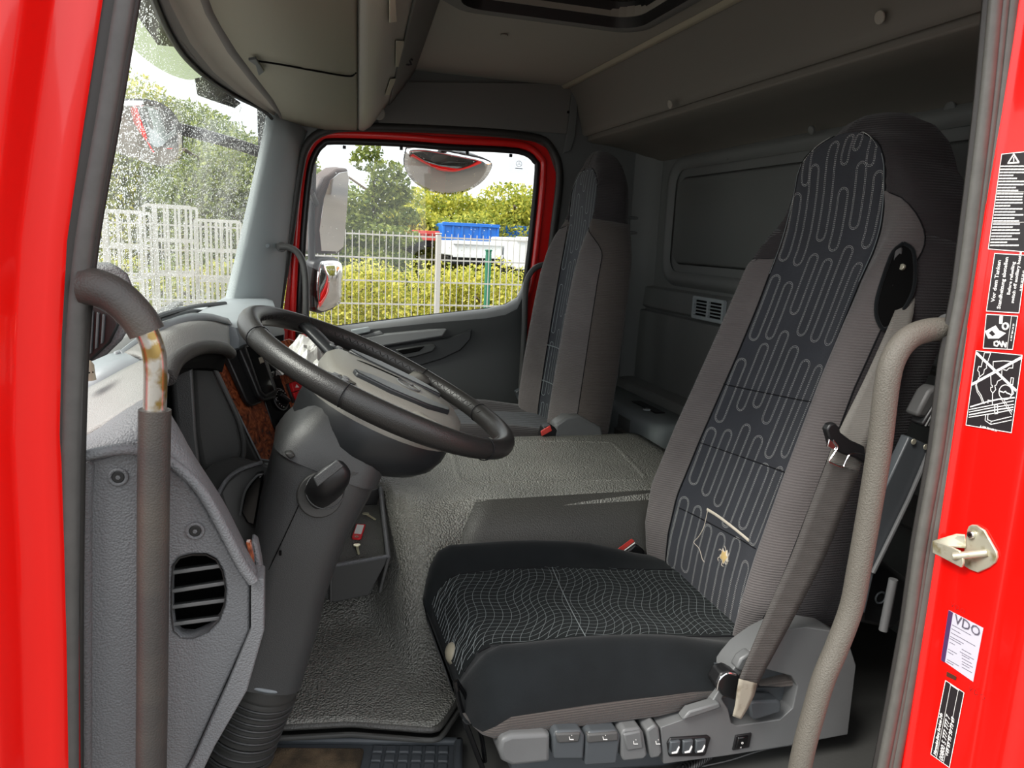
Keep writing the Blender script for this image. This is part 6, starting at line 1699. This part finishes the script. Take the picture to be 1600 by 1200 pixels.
# ---- kerb mirror over the window
km = thing('kerb_mirror', 'wide curved kerb mirror hanging above the far door window', 'mirror', V(701, 305, 1, 2.42))
kout = [(635, 233), (632, 258), (645, 283), (670, 298), (701, 304), (732, 298), (757, 281), (768, 260), (758, 250), (717, 241), (670, 232), (648, 231)]
KN = Vector((.05, -.66, -.75)).normalized()
mp2 = V(701, 265, 1, 2.42)
kp = catmull([VP(a, b, mp2, KN) for a, b in kout + [kout[0]]], 3)[:-1]
c_ = sum(kp, Vector()) / len(kp)
loft('mirror_glass', [[c_.lerp(p, t) + KN * (.03 * (1 - t * t)) for p in kp] for t in (1, .85, .65, .45, .25, .02)], M['mirror'], km)
loft('housing', [[c_.lerp(p, t) - KN * (.01 + .10 * (1 - t * t)) for p in kp] for t in (1.02, .9, .7, .4, .02)], M['base_dk'], km)
prism('mount', VY([(672, 233), (720, 236), (716, 246), (690, 244)], 2.36), (0, .05, 0), M['pillar'], km, bevel=.006)
tube('mount_arm', [V(705, 240, 1, 2.45), V(705, 215, 1, 2.35), V(704, 205, 1, 2.14)], .018, M['black'], km, n=8)
# ---- front mirror and its arm seen through the windscreen
fr_ = thing('front_mirror', 'round front mirror on a dark arm seen through the windscreen', 'mirror', V(225, 258, 1, 1.95))
fo_ = [(172, 158), (219, 157), (250, 163), (272, 181), (283, 206), (284, 238), (275, 253), (250, 259), (219, 251), (190, 240), (160, 222), (155, 175)]
FN = Vector((.12, -.66, -.75)).normalized()
mp3 = V(225, 205, 1, 1.95)
kp = catmull([VP(a, b, mp3, FN) for a, b in fo_ + [fo_[0]]], 3)[:-1]
c_ = sum(kp, Vector()) / len(kp)
loft('mirror_glass', [[c_.lerp(p, t) + FN * (.03 * (1 - t * t)) for p in kp] for t in (1, .85, .65, .45, .25, .02)], M['mirror'], fr_)
loft('housing', [[c_.lerp(p, t) - FN * (.008 + .07 * (1 - t * t)) for p in kp] for t in (1.03, .9, .7, .4, .02)], M['base_dk'], fr_)
tube('mirror_arm', [V(275, 200, 1, 1.99), V(330, 214, 1, 2.02), V(390, 232, 1, 2.08), V(425, 246, 1, 2.14)], .020, M['black'], fr_, n=10)
# ---- tinted sun visor in front of the windscreen top
vz = thing('sun_visor', 'olive tinted sun visor outside the windscreen top', 'sun visor', V(255, 118, 1, 1.3))
def outside(px, py, off):
    d = MROT @ Vector(((px - 800) / FPX, (600 - py) / FPX, -1.0))
    for t in np.linspace(.5, 6, 1200):
        p = CAM + d * t
        if p.x < ws_x(clamp(p.y, 0, 2.04), clamp(p.z, .9, 1.75)) - off: return p
    return p
lowl = [outside(a, b, .09) for a, b in ((165, 30), (190, 56), (215, 82), (240, 102), (270, 118), (298, 125), (318, 118))]
upl = [p + Vector((.05, 0, .26)) for p in lowl]
grid('tinted_panel', [[a.lerp(b, t) for a, b in zip(catmull(lowl, 4), catmull(upl, 4))] for t in (0, .25, .5, .75, 1)], M['visor'], vz)
prism('bracket', [outside(a, b, .06) for a, b in ((304, 122), (322, 118), (345, 138), (376, 160), (366, 168), (330, 156), (308, 148))], (0, .02, 0), M['black'], vz, bevel=.003)
# ---- wiper blades at the windscreen foot
wp_ = thing('wiper', 'long wiper blade resting at the windscreen foot', 'wiper', V(300, 490, 1, 1.3))
tube('blade', W([(205, 512, .95), (260, 490, 1.15), (310, 478, 1.4), (352, 474, 1.62)]), .006, M['black'], wp_, n=6)
tube('arm', W([(250, 500, 1.10), (300, 486, 1.32), (330, 490, 1.45)]), .005, M['black'], wp_, n=6)

# ---- rain drops: tiny domes on the glass
M['water'] = mat('rain_water', (.95, .97, .97), 0.0, spec=.5)
M['water'].node_tree.nodes['Principled BSDF'].inputs['Transmission Weight'].default_value = 1.0
M['water'].node_tree.nodes['Principled BSDF'].inputs['IOR'].default_value = 1.33
def drops(name, pts, nrm, u, v, rad, parent):
    n = len(pts); k = 7
    ang = np.linspace(0, 2 * np.pi, k, endpoint=False)
    vs_ = []
    for rr_, hh in ((1.0, 0.0), (.72, .42)):
        ring_ = (np.cos(ang)[None, :, None] * u[:, None, :] + np.sin(ang)[None, :, None] * v[:, None, :]) * rr_
        vs_.append(pts[:, None, :] + (ring_ + nrm[:, None, :] * hh) * rad[:, None, None])
    top = pts[:, None, :] + nrm[:, None, :] * (.58 * rad)[:, None, None]
    A = np.concatenate(vs_ + [top], 1).reshape(-1, 3)
    m = 2 * k + 1; fs = []
    base = []
    for j in range(k):
        j2 = (j + 1) % k
        base += [(j, j2, k + j2, k + j), (k + j, k + j2, 2 * k)]
    o0 = A.mean(0)
    me = bpy.data.meshes.new(name)
    faces = [tuple(i * m + q for q in f) for i in range(n) for f in base]
    me.from_pydata((A - o0).tolist(), [], faces)
    me.polygons.foreach_set('use_smooth', [True] * len(me.polygons))
    me.materials.append(M['water'])
    o = bpy.data.objects.new(name, me); o['kind'] = 'stuff'
    return _link(o, parent, o0)
r = np.random.default_rng(5)
n = 18000
yy = .05 + 1.95 * r.random(n) ** .7; zz = r.uniform(.95, 1.58, n)
kp_ = np.array([b > ws_low(a) + .01 for a, b in zip(yy, zz)]); yy, zz = yy[kp_], zz[kp_]; n = len(yy)
P = np.array([[ws_x(a, b) - .002, a, b] for a, b in zip(yy, zz)])
nx = np.tile(np.array([-.97, 0, .2]), (n, 1)); uu = np.tile(np.array([0, 1.0, 0]), (n, 1)); vv = np.tile(np.array([.2, 0, .97]), (n, 1))
sk = np.array([(ws_x(a + .01, b) - ws_x(a - .01, b)) / .02 for a, b in zip(yy, zz)])
uu[:, 0] = sk; nx[:, 1] = sk
drops('rain_drops', P, nx, uu, vv, r.uniform(.0006, .0020, n), ws)
n = 420
xx = r.uniform(.1, .93, n); zz = r.uniform(.90, 1.54, n)
P = np.stack([xx, np.full(n, YD + .0165), zz], 1)
drops('rain_drops', P, np.tile(np.array([0, 1.0, 0]), (n, 1)), np.tile(np.array([1.0, 0, 0]), (n, 1)), np.tile(np.array([0, 0, 1.0]), (n, 1)), r.uniform(.0010, .0026, n), win_r)
